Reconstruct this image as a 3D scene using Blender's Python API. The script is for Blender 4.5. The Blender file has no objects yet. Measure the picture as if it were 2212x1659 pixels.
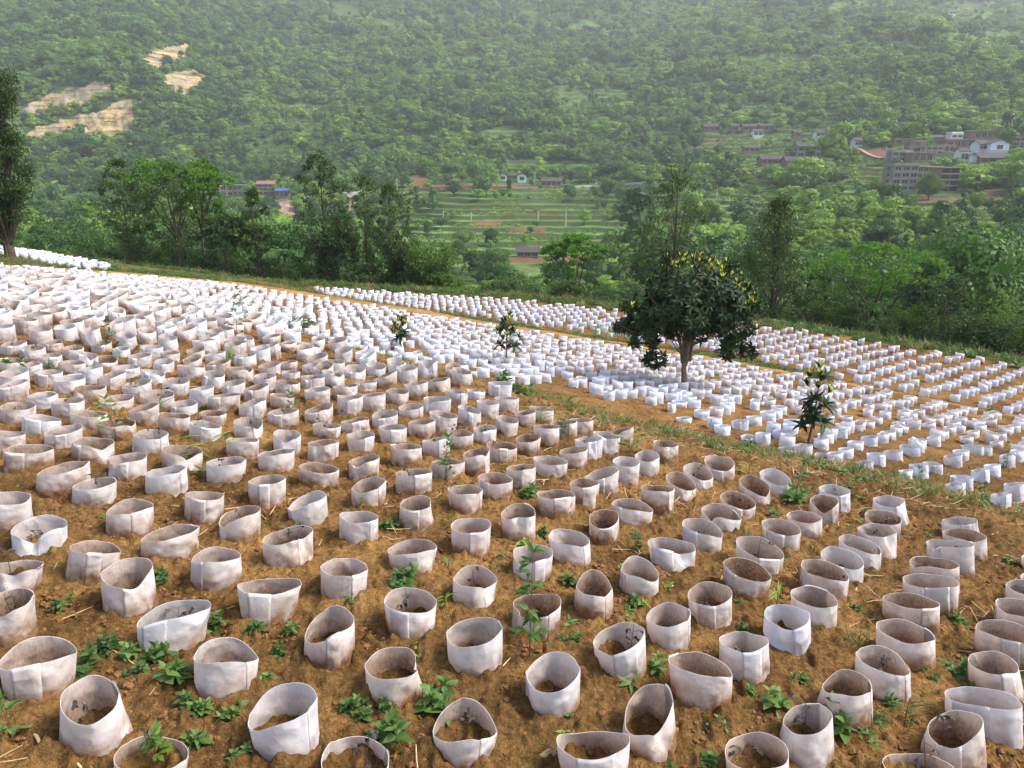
import bpy, math, random
import numpy as np
random.seed(7); RNG = np.random.default_rng(11)
C = bpy.context.scene.collection
scn = bpy.context.scene

# ------------------------------------------------------------ camera, world, sun
PITCH = math.radians(16.0); F = 1661.0          # photo grid: 2212 x 1659, focal length in its pixels
cam = bpy.data.cameras.new('camera'); camo = bpy.data.objects.new('camera', cam); C.objects.link(camo)
camo.location = (0, 0, 0); camo.rotation_euler = (math.pi/2 - PITCH, 0, 0)
cam.sensor_width = 36.0; cam.lens = 36.0*F/2212; cam.clip_start = .1; cam.clip_end = 9000
scn.camera = camo
SUN_EL, SUN_AZ = math.radians(50), math.radians(92)     # azimuth clockwise from +Y (to the right of the view)
w = bpy.data.worlds.new('World'); scn.world = w; w.use_nodes = True
nt = w.node_tree; bg = nt.nodes['Background']
sky = nt.nodes.new('ShaderNodeTexSky'); sky.sky_type = 'NISHITA'; sky.sun_disc = False
sky.sun_elevation = SUN_EL; sky.sun_rotation = SUN_AZ
sky.air_density = 1.0; sky.dust_density = 3.0; sky.ozone_density = 1.0
nt.links.new(sky.outputs[0], bg.inputs[0]); bg.inputs[1].default_value = 0.15
sd = bpy.data.lights.new('sun', 'SUN'); sd.energy = 2.7; sd.angle = math.radians(20); sd.color = (1, .955, .88)
so = bpy.data.objects.new('sun', sd); C.objects.link(so)
from mathutils import Vector
sdir = Vector((math.sin(SUN_AZ)*math.cos(SUN_EL), math.cos(SUN_AZ)*math.cos(SUN_EL), math.sin(SUN_EL)))
so.rotation_euler = sdir.to_track_quat('Z', 'Y').to_euler()
scn.view_settings.view_transform = 'Standard'; scn.view_settings.look = 'None'
scn.view_settings.exposure = 1.2; scn.view_settings.gamma = 1
scn.cycles.use_denoising = True
scn.cycles.max_bounces = 6; scn.cycles.diffuse_bounces = 3; scn.cycles.transmission_bounces = 3
scn.cycles.transparent_max_bounces = 4; scn.cycles.volume_bounces = 0; scn.cycles.glossy_bounces = 2

# ------------------------------------------------------------ noise
def _h(ix, iy, s):
    n = (ix.astype(np.int64)*374761393 + iy.astype(np.int64)*668265263 + s*1442695041) & 0xffffffff
    n = ((n ^ (n >> 13))*1274126177) & 0xffffffff
    n = (n ^ (n >> 16)) & 0xffffffff
    return n.astype(np.float64)/4294967295.0
def vnoise(x, y, s=0):
    x = np.asarray(x, float); y = np.asarray(y, float)
    ix = np.floor(x); iy = np.floor(y); fx = x-ix; fy = y-iy
    fx = fx*fx*(3-2*fx); fy = fy*fy*(3-2*fy)
    a = _h(ix, iy, s); b = _h(ix+1, iy, s); c = _h(ix, iy+1, s); d = _h(ix+1, iy+1, s)
    return (a*(1-fx)+b*fx)*(1-fy)+(c*(1-fx)+d*fx)*fy
def fbm(x, y, o=4, s=0, g=.5):
    r = 0; a = 1; t = 0
    for k in range(o):
        r = r + a*(vnoise(x*2**k+17.3*k, y*2**k-9.1*k, s+k)*2-1); t += a; a *= g
    return r/t
def sstep(a, b, x):
    t = np.clip((x-a)/(b-a), 0, 1); return t*t*(3-2*t)

# ------------------------------------------------------------ photo <-> world
cP, sP = math.cos(PITCH), math.sin(PITCH)
def ray(x, y, Z=1.0):
    X = (np.asarray(x, float)-1106)/F*Z; Yc = (829.5-np.asarray(y, float))/F*Z
    return X, Z*cP+Yc*sP, -Z*sP+Yc*cP
def proj(X, Y, z):
    Z = Y*cP - z*sP; Yc = Y*sP + z*cP
    Z = np.maximum(Z, 1e-3)
    return 1106+F*X/Z, 829.5-F*Yc/Z, Z

# ------------------------------------------------------------ terrain height
E1 = np.array([(-40, 30), (-11.32, 17.4), (-7.6, 16.5), (-3.64, 13.0), (-.98, 11.1), (1.41, 8.75), (2.93, 8.0), (4.57, 7.2), (12, 3.0)], float)
N2 = np.array([(-40, 33), (-12, 21), (-6.65, 19.8), (-3.03, 16.9), (.41, 14.2), (2.68, 12.6), (5.29, 11.2), (6.59, 9.3), (14, 4.5)], float)
F2 = np.array([(-60, 2), (-30, 20), (-19.5, 31.6), (-13.66, 35.3), (-4.02, 30.6), (2.61, 26.8), (8.3, 23.3), (12.04, 19.6), (25, 8)], float)
N3 = np.array([(-60, 120), (-22, 62), (-9.74, 40.6), (-2.51, 35.6), (.49, 33.2), (8.47, 26.9), (11.23, 22.9), (14.13, 20.2), (27, 9)], float)
F3 = np.array([(-80, 60), (-33, 50), (-20, 46), (-10.08, 43.2), (.55, 38.6), (9.87, 32.2), (13.59, 28.7), (16.72, 25.1), (33, 8), (60, -20)], float)
def yb(P, x): return np.interp(x, P[:, 0], P[:, 1])
COLS = {
 -700: [(60,520,0),(120,560,0),(300,440,0),(420,300,0),(520,200,0),(700,60,0),(900,-80,0),(2300,-300,0)],
 0:   [(60,600,0),(120,570,0),(250,510,0),(380,470,0),(440,420,0),(520,320,0),(560,290,0),(590,190,0),(680,110,0),(850,0,0),(1100,-100,0),(2300,-250,0)],
 300: [(60,640,0),(110,600,0),(280,500,0),(400,445,0),(450,400,0),(520,310,0),(545,290,0),(575,200,0),(600,130,0),(700,60,0),(850,-20,0),(1200,-120,0),(2300,-250,0)],
 500: [(60,660,0),(110,620,0),(260,530,0),(400,450,0),(440,420,0),(500,360,0),(600,270,0),(720,170,0),(950,30,0),(1300,-90,0),(2300,-250,0)],
 700: [(60,680,0),(120,640,0),(230,570,0),(330,500,0),(400,420,0),(430,405,0),(520,330,0),(620,260,0),(760,170,0),(1000,50,0),(1300,-50,0),(2300,-220,0)],
 950: [(60,700,0),(120,650,0),(200,590,0),(280,500,0),(380,415,0),(430,385,0),(500,335,0),(600,250,0),(740,170,0),(900,95,0),(1150,0,0),(1500,-80,0),(2300,-200,0)],
 1300:[(60,720,0),(110,670,0),(160,620,0),(230,560,0),(300,490,0),(400,408,0),(440,380,0),(540,300,0),(700,200,0),(920,95,0),(1200,0,0),(1500,-70,0),(2300,-180,0)],
 1700:[(60,740,0),(90,690,0),(140,600,0),(210,510,0),(270,450,0),(340,382,0),(400,335,0),(460,290,0),(520,250,0),(640,160,0),(780,70,0),(950,0,0),(1200,-60,0),(2300,-160,0)],
 2000:[(50,790,0),(80,700,0),(110,610,0),(160,520,0),(230,440,0),(290,395,0),(310,365,0),(340,325,0),(400,275,0),(480,190,0),(600,90,0),(700,45,0),(900,38,0),(1200,0,0),(1600,-60,0),(2300,-140,0)],
 2212:[(45,820,0),(70,720,0),(95,620,0),(150,520,0),(230,420,0),(290,375,0),(330,335,0),(400,260,0),(480,175,0),(560,145,0),(700,135,0),(900,75,0),(1200,10,0),(1600,-50,0),(2300,-120,0)],
 2900:[(45,900,0),(90,700,0),(150,560,0),(300,380,0),(480,150,0),(700,60,0),(1100,-20,0),(2300,-140,0)]}
def _col(x):
    T = sorted(COLS[x]); Z = np.array([t[0] for t in T], float); y = np.array([t[1] for t in T], float)
    k = (829.5-y)/F
    return Z, Z*(-sP+k*cP)/(cP+k*sP)
LZ = np.linspace(math.log(40), math.log(2400), 260)
CU = []; CH = []
for cx in sorted(COLS):
    Z, z = _col(cx); h = np.interp(np.exp(LZ), Z, z)
    ker = np.exp(-np.linspace(-2, 2, 9)**2); ker /= ker.sum()
    h = np.convolve(np.pad(h, 4, 'edge'), ker, 'valid'); CU.append((cx-1106)/F/1.041); CH.append(h)
CU = np.array(CU); CH = np.array(CH)
UG = np.linspace(-2.2, 2.2, 500); CG = np.empty((500, 260))
for j in range(260): CG[:, j] = np.interp(UG, CU, CH[:, j])
ker = np.exp(-np.linspace(-2, 2, 21)**2); ker /= ker.sum()
for j in range(260): CG[:, j] = np.convolve(np.pad(CG[:, j], 10, 'edge'), ker, 'valid')
def valley(x, y):
    r = np.clip(y, 41, 2390); u = np.clip(x/np.maximum(y, 20), -2.19, 2.19)
    a = (u+2.2)/4.4*499; b = (np.log(r)-LZ[0])/(LZ[-1]-LZ[0])*259
    i = np.clip(a.astype(int), 0, 498); j = np.clip(b.astype(int), 0, 258); fa = a-i; fb = b-j
    h = (CG[i, j]*(1-fa)+CG[i+1, j]*fa)*(1-fb)+(CG[i, j+1]*(1-fa)+CG[i+1, j+1]*fa)*fb
    amp = np.clip((r-60)/500, 0, 1.6)
    h = h+amp*(9*fbm(x/95., y/95., 4, 5)+3*(.5-np.abs(fbm(x/45., y/45., 3, 9))))
    return h
def ground_z(x, y):
    """macro height of the land, no clods"""
    x = np.asarray(x, float); y = np.asarray(y, float)
    p1 = -2.19-.1199*x-.0879*y; p2 = -2.537-.1155*x-.1250*y; p3 = -7.058+.0139*x+.0083*y
    a = yb(E1, x); b = yb(N2, x); t = sstep(a-.2, b, y)
    z = p1*(1-t)+p2*t
    a = yb(F2, x); b = yb(N3, x); t = np.clip((y-a)/(b-a), 0, 1)
    tt = sstep(.38, 1.0, t); z = z*(1-tt)+p3*tt+.10*sstep(.02, .12, t)*(1-sstep(.36, .5, t))
    z = z+.06*fbm(x/2.2, y/2.2, 3, 21)
    c = yb(F3, x)+1.6
    t = sstep(0, 22, y-c)
    drop = z-np.clip(y-c, 0, 200)*.16
    return drop*(1-t)+valley(x, y)*t
ZS = np.exp(np.linspace(math.log(1.8), math.log(2300), 2600))
def pick(x, y):
    """where the line of sight through photo point (x, y) first meets the land"""
    X, Y, z = ray(x, y, 1.0)
    d = ground_z(X*ZS, Y*ZS)-z*ZS
    k = np.argmax(d > 0)
    if k == 0: k = len(ZS)-1
    lo, hi = ZS[k-1], ZS[k]
    for _ in range(14):
        m = (lo+hi)/2
        if float(ground_z(X*m, Y*m))-z*m > 0: hi = m
        else: lo = m
    return np.array([X*hi, Y*hi, float(ground_z(X*hi, Y*hi))]), hi

# ------------------------------------------------------------ mesh helpers
def npmesh(name, V, Q=None, T=None, mats=(), mi=None, smooth=True, attrs=None, sharp=None):
    me = bpy.data.meshes.new(name)
    V = np.asarray(V, np.float32); me.vertices.add(len(V)); me.vertices.foreach_set('co', V.ravel())
    L = []; st = []; n = 0
    if Q is not None and len(Q):
        Q = np.asarray(Q, np.int32); L.append(Q.ravel()); st.append(np.arange(len(Q))*4); n = len(Q)*4
    if T is not None and len(T):
        T = np.asarray(T, np.int32); L.append(T.ravel()); st.append(n+np.arange(len(T))*3)
    L = np.concatenate(L); st = np.concatenate(st).astype(np.int32)
    me.loops.add(len(L)); me.loops.foreach_set('vertex_index', L)
    me.polygons.add(len(st)); me.polygons.foreach_set('loop_start', st)
    if mi is not None: me.polygons.foreach_set('material_index', np.asarray(mi, np.int32))
    me.polygons.foreach_set('use_smooth', np.full(len(st), smooth))
    for m in mats: me.materials.append(m)
    for k, v in (attrs or {}).items():
        v = np.asarray(v, np.float32)
        if v.ndim == 1:
            at = me.attributes.new(k, 'FLOAT', 'POINT'); at.data.foreach_set('value', v)
        else:
            at = me.attributes.new(k, 'FLOAT_COLOR', 'POINT')
            at.data.foreach_set('color', np.c_[v, np.ones(len(v), np.float32)].astype(np.float32).ravel())
    me.update(calc_edges=True)
    if sharp is not None:
        ev = np.empty(len(me.edges)*2, np.int32); me.edges.foreach_get('vertices', ev); ev = ev.reshape(-1, 2)
        m = np.zeros(len(me.vertices), bool); m[sharp] = True; at = me.attributes.new('sharp_edge', 'BOOLEAN', 'EDGE')
        at.data.foreach_set('value', m[ev[:, 0]] & m[ev[:, 1]])
    return me
def link(name, me, parent=None, loc=None):
    o = bpy.data.objects.new(name, me); C.objects.link(o)
    if parent: o.parent = parent
    if loc is not None: o.location = tuple(float(v) for v in loc)
    return o
def empty(name, loc):
    return link(name, None, None, loc)
def tag(o, label=None, cat=None, group=None, kind=None):
    if label: o['label'] = label
    if cat: o['category'] = cat
    if group: o['group'] = group
    if kind: o['kind'] = kind
    return o
def tube(V, Q, pts, rad, n=6):
    """append a tapered tube through pts to lists V, Q"""
    pts = np.asarray(pts, float); b = sum(len(v) for v in V)
    d = np.gradient(pts, axis=0); d /= np.linalg.norm(d, axis=1)[:, None]+1e-9
    ref = np.array([.3, .9, .1]); s = np.cross(d, ref); s /= np.linalg.norm(s, axis=1)[:, None]+1e-9; t = np.cross(d, s)
    a = np.arange(n)*2*math.pi/n; rad = np.asarray(rad, float)[:, None, None]
    R = pts[:, None]+rad*(np.cos(a)[None, :, None]*s[:, None]+np.sin(a)[None, :, None]*t[:, None])
    V.append(R.reshape(-1, 3))
    for i in range(len(pts)-1):
        for k in range(n):
            Q.append((b+i*n+k, b+i*n+(k+1) % n, b+(i+1)*n+(k+1) % n, b+(i+1)*n+k))
def unit(v): return v/(np.linalg.norm(v, axis=-1, keepdims=True)+1e-9)
LT_FULL = (np.array([0, .3, .7, 1.]), np.array([.12, 1, .78, .04]))
def leaves(P, D, L, W, droop=.3, fold=.25, full=True, up=None):
    """leaf blades: P base points, D directions, L lengths, W half widths -> V, Q"""
    P = np.asarray(P, float); D = unit(np.asarray(D, float)); n = len(P)
    L = np.broadcast_to(np.asarray(L, float), n); W = np.broadcast_to(np.asarray(W, float), n)
    if up is None: up = np.array([0, 0, 1.])+RNG.normal(0, .35, (n, 3))
    S = unit(np.cross(D, up)); N = unit(np.cross(S, D))
    if not full:
        m = P+D*(L*.45)[:, None]; dr = -N*(L*droop*.5)[:, None]
        V = np.stack([P, m+S*W[:, None]+N*(W*fold)[:, None], P+D*L[:, None]+dr, m-S*W[:, None]+N*(W*fold)[:, None]], 1).reshape(-1, 3)
        return V, np.arange(n*4).reshape(n, 4)
    t, wd = LT_FULL; rows = []
    for i in range(4):
        c = P+D*(L*t[i])[:, None]-N*(L*droop*t[i]**2)[:, None]
        rows += [c+S*(W*wd[i])[:, None]+N*(W*wd[i]*fold)[:, None], c, c-S*(W*wd[i])[:, None]+N*(W*wd[i]*fold)[:, None]]
    V = np.stack(rows, 1).reshape(-1, 3)
    q = []
    for i in range(3):
        for k in range(2): q.append((3*i+k, 3*i+k+1, 3*i+k+4, 3*i+k+3))
    Q = (np.arange(n)*12)[:, None, None]+np.array(q)[None]
    return V, Q.reshape(-1, 4)
class Acc:
    def __init__(s): s.V = []; s.Q = []; s.M = []; s.n = 0
    def add(s, V, Q, m=0):
        Q = np.asarray(Q); s.V.append(V); s.Q.append(Q+s.n); s.M.append(np.full(len(Q), m)); s.n += len(V)
    def tube(s, pts, rad, n=6, m=0):
        V = []; Q = []; tube(V, Q, pts, rad, n); s.add(np.concatenate(V), np.array(Q), m)
    def box(s, x0, x1, y0, y1, z0, z1, m=0):
        V = np.array([(x, y, z) for z in (z0, z1) for y in (y0, y1) for x in (x0, x1)], float)
        s.add(V, [(0, 2, 3, 1), (4, 5, 7, 6), (0, 1, 5, 4), (2, 6, 7, 3), (0, 4, 6, 2), (1, 3, 7, 5)], m)
    def mesh(s, name, mats, smooth=False):
        return npmesh(name, np.concatenate(s.V), np.concatenate(s.Q), None, mats, np.concatenate(s.M), smooth)

# ------------------------------------------------------------ materials
def newmat(name):
    m = bpy.data.materials.new(name); m.use_nodes = True; n = m.node_tree
    return m, n, n.nodes['Principled BSDF'], n.nodes['Material Output']
def N(n, t, **k):
    o = n.nodes.new(t)
    for a, b in k.items(): setattr(o, a, b)
    return o
def noise(n, scale, detail=4, vec=None, rough=.6):
    o = N(n, 'ShaderNodeTexNoise'); o.inputs['Scale'].default_value = scale; o.inputs['Detail'].default_value = detail
    o.inputs['Roughness'].default_value = rough
    if vec is not None: n.links.new(vec, o.inputs['Vector'])
    return o.outputs['Fac']
def ramp(n, fac, stops):
    o = N(n, 'ShaderNodeValToRGB'); e = o.color_ramp.elements
    while len(e) < len(stops): e.new(.5)
    for k, (p, c) in enumerate(stops): e[k].position = p; e[k].color = (*c, 1) if len(c) == 3 else c
    n.links.new(fac, o.inputs[0]); return o.outputs[0]
def mixc(n, fac, a, b, mode='MIX'):
    o = N(n, 'ShaderNodeMix', data_type='RGBA', blend_type=mode)
    for s, v in ((0, fac), (6, a), (7, b)):
        if hasattr(v, 'is_linked'): n.links.new(v, o.inputs[s])
        else: o.inputs[s].default_value = v if s == 0 else (*v, 1)
    return o.outputs[2]
def math_(n, op, a, b=None, clamp=False):
    o = N(n, 'ShaderNodeMath', operation=op); o.use_clamp = clamp
    for k, v in enumerate((a, b)):
        if v is None: continue
        if hasattr(v, 'is_linked'): n.links.new(v, o.inputs[k])
        else: o.inputs[k].default_value = v
    return o.outputs[0]
def bump(n, h, bs, strength=.5, dist=.02):
    o = N(n, 'ShaderNodeBump'); o.inputs['Strength'].default_value = strength; o.inputs['Distance'].default_value = dist
    n.links.new(h, o.inputs['Height']); n.links.new(o.outputs[0], bs.inputs['Normal'])
def plain(name, c, rough=.8, var=.25, scale=3):
    m, n, b, o = newmat(name); g = N(n, 'ShaderNodeTexCoord').outputs['Object']
    f = noise(n, scale, 5, g)
    c0 = tuple(v*(1-var) for v in c); c1 = tuple(min(1, v*(1+var)) for v in c)
    n.links.new(ramp(n, f, [(.3, c0), (.7, c1)]), b.inputs['Base Color']); b.inputs['Roughness'].default_value = rough
    b.inputs['Specular IOR Level'].default_value = .3
    return m
def leafmat(name, lo, hi, rough=.55, trans=.35, big=.15, spec=.3, inst=True):
    """foliage: per leaf (island) and per plant variation, a part of the light shines through"""
    m, n, b, o = newmat(name)
    gi = N(n, 'ShaderNodeNewGeometry'); oi = N(n, 'ShaderNodeObjectInfo')
    f = noise(n, big, 3, gi.outputs['Position'])
    a = math_(n, 'MULTIPLY', gi.outputs['Random Per Island'], .45)
    a = math_(n, 'ADD', a, math_(n, 'MULTIPLY', f, .6))
    if inst: a = math_(n, 'ADD', a, math_(n, 'MULTIPLY', math_(n, 'SUBTRACT', oi.outputs['Random'], .5), .7))
    mid = tuple((p+q)/2 for p, q in zip(lo, hi))
    col = ramp(n, a, [(.15, lo), (.5, mid), (.9, hi)])
    n.links.new(col, b.inputs['Base Color']); b.inputs['Roughness'].default_value = rough
    b.inputs['Specular IOR Level'].default_value = spec
    t = N(n, 'ShaderNodeBsdfTranslucent')
    tc = mixc(n, .5, col, (hi[0]*1.2, hi[1]*1.25, hi[2]*.6)); n.links.new(tc, t.inputs[0])
    mx = N(n, 'ShaderNodeMixShader'); mx.inputs[0].default_value = trans
    n.links.new(b.outputs[0], mx.inputs[1]); n.links.new(t.outputs[0], mx.inputs[2]); n.links.new(mx.outputs[0], o.inputs[0])
    return m

# ground: albedo per vertex x fine procedural noise
def groundmat():
    m, n, b, o = newmat('ground_soil_and_growth')
    g = N(n, 'ShaderNodeNewGeometry').outputs['Position']
    at = N(n, 'ShaderNodeAttribute', attribute_name='col').outputs['Color']
    f1 = noise(n, 2.2, 8, g, .75); f2 = noise(n, 28, 5, g, .7)
    c = mixc(n, .85, at, ramp(n, f1, [(.32, (.36, .32, .28)), (.68, (1.6, 1.6, 1.55))]), 'MULTIPLY')
    # rock faces: ledges, cracks and grey weathering on the ochre stone
    rk = N(n, 'ShaderNodeAttribute', attribute_name='rk').outputs['Fac']
    def sv(v):
        o_ = N(n, 'ShaderNodeVectorMath', operation='MULTIPLY'); n.links.new(g, o_.inputs[0]); o_.inputs[1].default_value = v; return o_.outputs[0]
    lay = noise(n, 1., 5, sv((.03, .03, .42)), .7); crk = noise(n, 1., 5, sv((.28, .28, .07)), .75); pat = noise(n, 1., 4, sv((.06, .06, .1)), .6)
    rc = mixc(n, ramp(n, pat, [(.42, (0, 0, 0)), (.58, (1, 1, 1))]), (.42, .30, .14), (.29, .245, .17))
    rc = mixc(n, 1., rc, ramp(n, lay, [(.38, (.30, .30, .22)), (.5, (1, 1, 1)), (.68, (1.25, 1.2, 1.1))]), 'MULTIPLY')
    rc = mixc(n, 1., rc, ramp(n, crk, [(.34, (.30, .30, .26)), (.48, (1, 1, 1))]), 'MULTIPLY')
    e = math_(n, 'ADD', rk, math_(n, 'MULTIPLY', math_(n, 'SUBTRACT', noise(n, 1., 5, sv((.11, .11, .16)), .7), .5), 1.5))
    e = math_(n, 'SUBTRACT', e, math_(n, 'MULTIPLY', math_(n, 'SUBTRACT', .46, lay), 1.1))
    km = math_(n, 'MULTIPLY', math_(n, 'SUBTRACT', e, .45), 9., True)
    c = mixc(n, .6, c, ramp(n, f2, [(.36, (.25, .21, .18)), (.64, (1.8, 1.8, 1.75))]), 'MULTIPLY')
    c = mixc(n, km, c, rc)
    n.links.new(c, b.inputs['Base Color']); b.inputs['Roughness'].default_value = .95
    b.inputs['Specular IOR Level'].default_value = .1
    bump(n, math_(n, 'ADD', f2, noise(n, 90, 3, g)), b, 1.0, .02)
    return m
M_GROUND = groundmat()
def fabricmat(name, inner):
    m, n, b, o = newmat(name)
    tc = N(n, 'ShaderNodeTexCoord').outputs['Object']
    hz = N(n, 'ShaderNodeAttribute', attribute_name='hz').outputs['Fac']
    st = N(n, 'ShaderNodeAttribute', attribute_name='st').outputs['Fac']
    oi = N(n, 'ShaderNodeObjectInfo').outputs['Random']
    mp = N(n, 'ShaderNodeVectorMath', operation='ADD'); n.links.new(tc, mp.inputs[0])
    cb = N(n, 'ShaderNodeCombineXYZ'); n.links.new(math_(n, 'MULTIPLY', oi, 37.), cb.inputs[0]); n.links.new(cb.outputs[0], mp.inputs[1])
    v = mp.outputs[0]
    big = noise(n, 7, 4, v, .6); fine = noise(n, 60, 4, v, .7)
    sc = N(n, 'ShaderNodeVectorMath', operation='MULTIPLY'); n.links.new(v, sc.inputs[0]); sc.inputs[1].default_value = (75, 75, 22)
    streak = noise(n, 1.6, 3, sc.outputs[0], .6)
    clean = (.80, .84, .93); old = (.91, .85, .82)
    base = mixc(n, math_(n, 'MULTIPLY', st, 1.6, True), clean, old)
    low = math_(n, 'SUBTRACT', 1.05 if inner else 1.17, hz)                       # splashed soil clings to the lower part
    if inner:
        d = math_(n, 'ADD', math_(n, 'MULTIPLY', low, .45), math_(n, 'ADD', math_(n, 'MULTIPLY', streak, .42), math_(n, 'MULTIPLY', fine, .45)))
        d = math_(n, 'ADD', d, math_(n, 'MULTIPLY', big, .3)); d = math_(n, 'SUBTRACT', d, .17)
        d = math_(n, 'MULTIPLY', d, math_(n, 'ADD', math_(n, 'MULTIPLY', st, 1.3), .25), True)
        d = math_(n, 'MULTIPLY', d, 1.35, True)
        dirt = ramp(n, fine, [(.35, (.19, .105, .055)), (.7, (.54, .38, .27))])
    else:
        lp = math_(n, 'POWER', math_(n, 'MAXIMUM', low, 0.), 1.8)
        d = math_(n, 'MULTIPLY', lp, math_(n, 'ADD', math_(n, 'MULTIPLY', big, 5.4), -1.35))
        d = math_(n, 'ADD', d, math_(n, 'MULTIPLY', math_(n, 'SUBTRACT', noise(n, 16, 5, v, .7), .52), .55))
        d = math_(n, 'ADD', d, math_(n, 'MULTIPLY', math_(n, 'SUBTRACT', fine, .6), .5))
        d = math_(n, 'MULTIPLY', d, math_(n, 'MULTIPLY', st, 1.9), True)
        dirt = ramp(n, fine, [(.3, (.22, .105, .042)), (.7, (.48, .29, .16))])
    c = mixc(n, d, base, dirt)
    n.links.new(c, b.inputs['Base Color']); b.inputs['Roughness'].default_value = .75; b.inputs['Specular IOR Level'].default_value = .25
    t = N(n, 'ShaderNodeBsdfTranslucent'); n.links.new(c, t.inputs[0])
    mx = N(n, 'ShaderNodeMixShader'); mx.inputs[0].default_value = .42
    n.links.new(b.outputs[0], mx.inputs[1]); n.links.new(t.outputs[0], mx.inputs[2]); n.links.new(mx.outputs[0], o.inputs[0])
    def vor(sc_, off):
        q = N(n, 'ShaderNodeTexVoronoi'); q.inputs['Scale'].default_value = sc_; a_ = N(n, 'ShaderNodeVectorMath', operation='ADD'); n.links.new(v, a_.inputs[0]); a_.inputs[1].default_value = (off, off, 0)
        n.links.new(a_.outputs[0], q.inputs['Vector']); return q.outputs['Distance']
    cr_ = math_(n, 'ADD', math_(n, 'MULTIPLY', vor(7., .3), 1.), math_(n, 'MULTIPLY', vor(15., 1.7), .35))
    msk = math_(n, 'MULTIPLY', math_(n, 'SUBTRACT', noise(n, 5, 2, v), .38), 4., True)
    cr_ = math_(n, 'MULTIPLY', cr_, msk)
    bump(n, math_(n, 'ADD', math_(n, 'ADD', cr_, math_(n, 'MULTIPLY', noise(n, 25, 2, v), .18)), math_(n, 'MULTIPLY', fine, .05)), b, .55, .035)
    return m
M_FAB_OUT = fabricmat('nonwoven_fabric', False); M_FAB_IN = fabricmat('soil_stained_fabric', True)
M_BARK = plain('bark', (.075, .055, .04), .9, .45, 6)
M_BARK2 = plain('pale_bark', (.16, .12, .085), .9, .35, 6)
M_STRAW = plain('dry_straw', (.52, .38, .2), .8, .35, 8)
M_CLOD = plain('soil_clod', (.20, .098, .036), .95, .45, 30)
M_STONE = plain('tan_stone', (.42, .30, .15), .85, .25, 12)
# ------------------------------------------------------------ land cover of the far slopes (mapped in the photo grid, laid on the land)
TERR = [(1100,490,260,60),(1070,556,240,42),(1000,448,150,24),(962,384,42,10),(1102,351,60,12),(1210,362,85,13),(1365,525,30,18),(1335,600,60,12),(1555,262,55,12),(1790,270,26,32),(1650,292,110,14),(1650,320,110,14),(1615,425,42,30),(1862,371,62,24),(1960,446,60,12),(1990,474,34,10),(1228,216,42,14),(1140,36,34,14),(1095,292,55,13),(945,133,44,8),(650,266,46,13),(655,232,60,8),(2150,606,70,26),(2060,34,90,22),(140,434,80,10),(130,520,90,14),(1780,20,60,10),(820,455,60,14),(860,520,70,30),(1420,285,40,8),(1850,12,60,12)]
SOIL = [(905,392,26,15),(1010,402,110,6),(1050,478,34,6),(1140,494,34,4),(1460,350,0.1,.1),(1281,369,18,10),(1690,371,100,6),(1905,331,42,10),(2176,604,40,7),(1240,560,40,7),(1130,560,60,5),(1615,452,40,5),(2010,430,70,6),(1370,582,30,8),(2150,430,50,20)]
SLIDE = [(618,455,20,30),(640,495,20,32),(655,530,18,34),(760,455,14,34),(735,500,8,30),(810,412,40,5)]
ROCKS = [[(48,238),(110,205),(180,185),(243,176),(243,203),(190,222),(130,233),(100,240),(60,255)],
 [(40,300),(70,282),(112,262),(140,258),(200,245),(250,225),(290,215),(292,250),(288,292),(232,296),(190,285),(130,290),(80,300)],
 [(305,125),(330,108),(370,100),(408,94),(408,128),(370,140),(345,150),(320,148)],
 [(340,168),(370,158),(420,150),(446,160),(440,180),(410,207),(380,203),(350,180)]]
TERR2 = [(1380,450,130,34),(1560,330,130,34),(1700,300,120,40),(1250,500,200,60),(1620,440,90,50),(1780,430,60,30),(1250,205,110,22),(1450,330,170,18),(1620,235,110,16),(1350,150,120,16),(1530,180,90,14),(1000,240,70,14),(1180,290,110,14),(900,300,50,12),(1700,130,80,14),(1010,130,60,10),(1300,60,90,14),(1480,20,80,12),(760,30,80,20),(880,60,60,16),(1950,110,100,20),(2120,80,90,24),(1180,440,330,50),(1500,520,120,40),(620,330,80,20),(1560,440,60,30),(1960,440,90,30),(2100,470,110,40),(20,70,40,14)]
def ell(x, y, L, e):
    m = np.full(x.shape, -1.)
    for cx, cy, rx, ry in L: m = np.maximum(m, 1.25-np.hypot((x-cx)/rx, (y-cy)/ry))
    return sstep(.12, .38, m+e)
def inpoly(x, y, P):
    r = np.zeros(x.shape, bool); n = len(P)
    for i in range(n):
        (x0, y0), (x1, y1) = P[i], P[(i+1) % n]
        if y0 == y1: continue
        c = ((y0 > y) != (y1 > y)) & (x < (x1-x0)*(y-y0)/(y1-y0)+x0); r ^= c
    return r
def cover(x, y, z):
    Dx, Dy, _ = proj(x, y, z)
    e = .3*fbm(x/22., y/22., 3, 31)
    far = y > 70
    t = np.maximum(ell(Dx, Dy, TERR, e), .8*ell(Dx, Dy, TERR2, 1.6*e))*far; s = ell(Dx, Dy, SOIL, e)*far; l = ell(Dx, Dy, SLIDE, e*1.4)*far
    jx = Dx+9*fbm(x/14., z/9., 3, 41); jy = Dy+8*fbm(x/9., z/14., 3, 43)
    r = np.zeros(x.shape)
    for P in ROCKS: r = np.maximum(r, inpoly(jx, jy, P).astype(float))
    r = r*far
    return t, s*(1-r), l, r
def stepped(x, y, z, t):
    s = .8+y/300.; f = z/s+.6*fbm(x/60., y/60., 2, 51); k = np.floor(f); fr = f-k
    up = sstep(.7, .95, fr)
    return z+(k+up-f)*s*t*.9, fr
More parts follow.
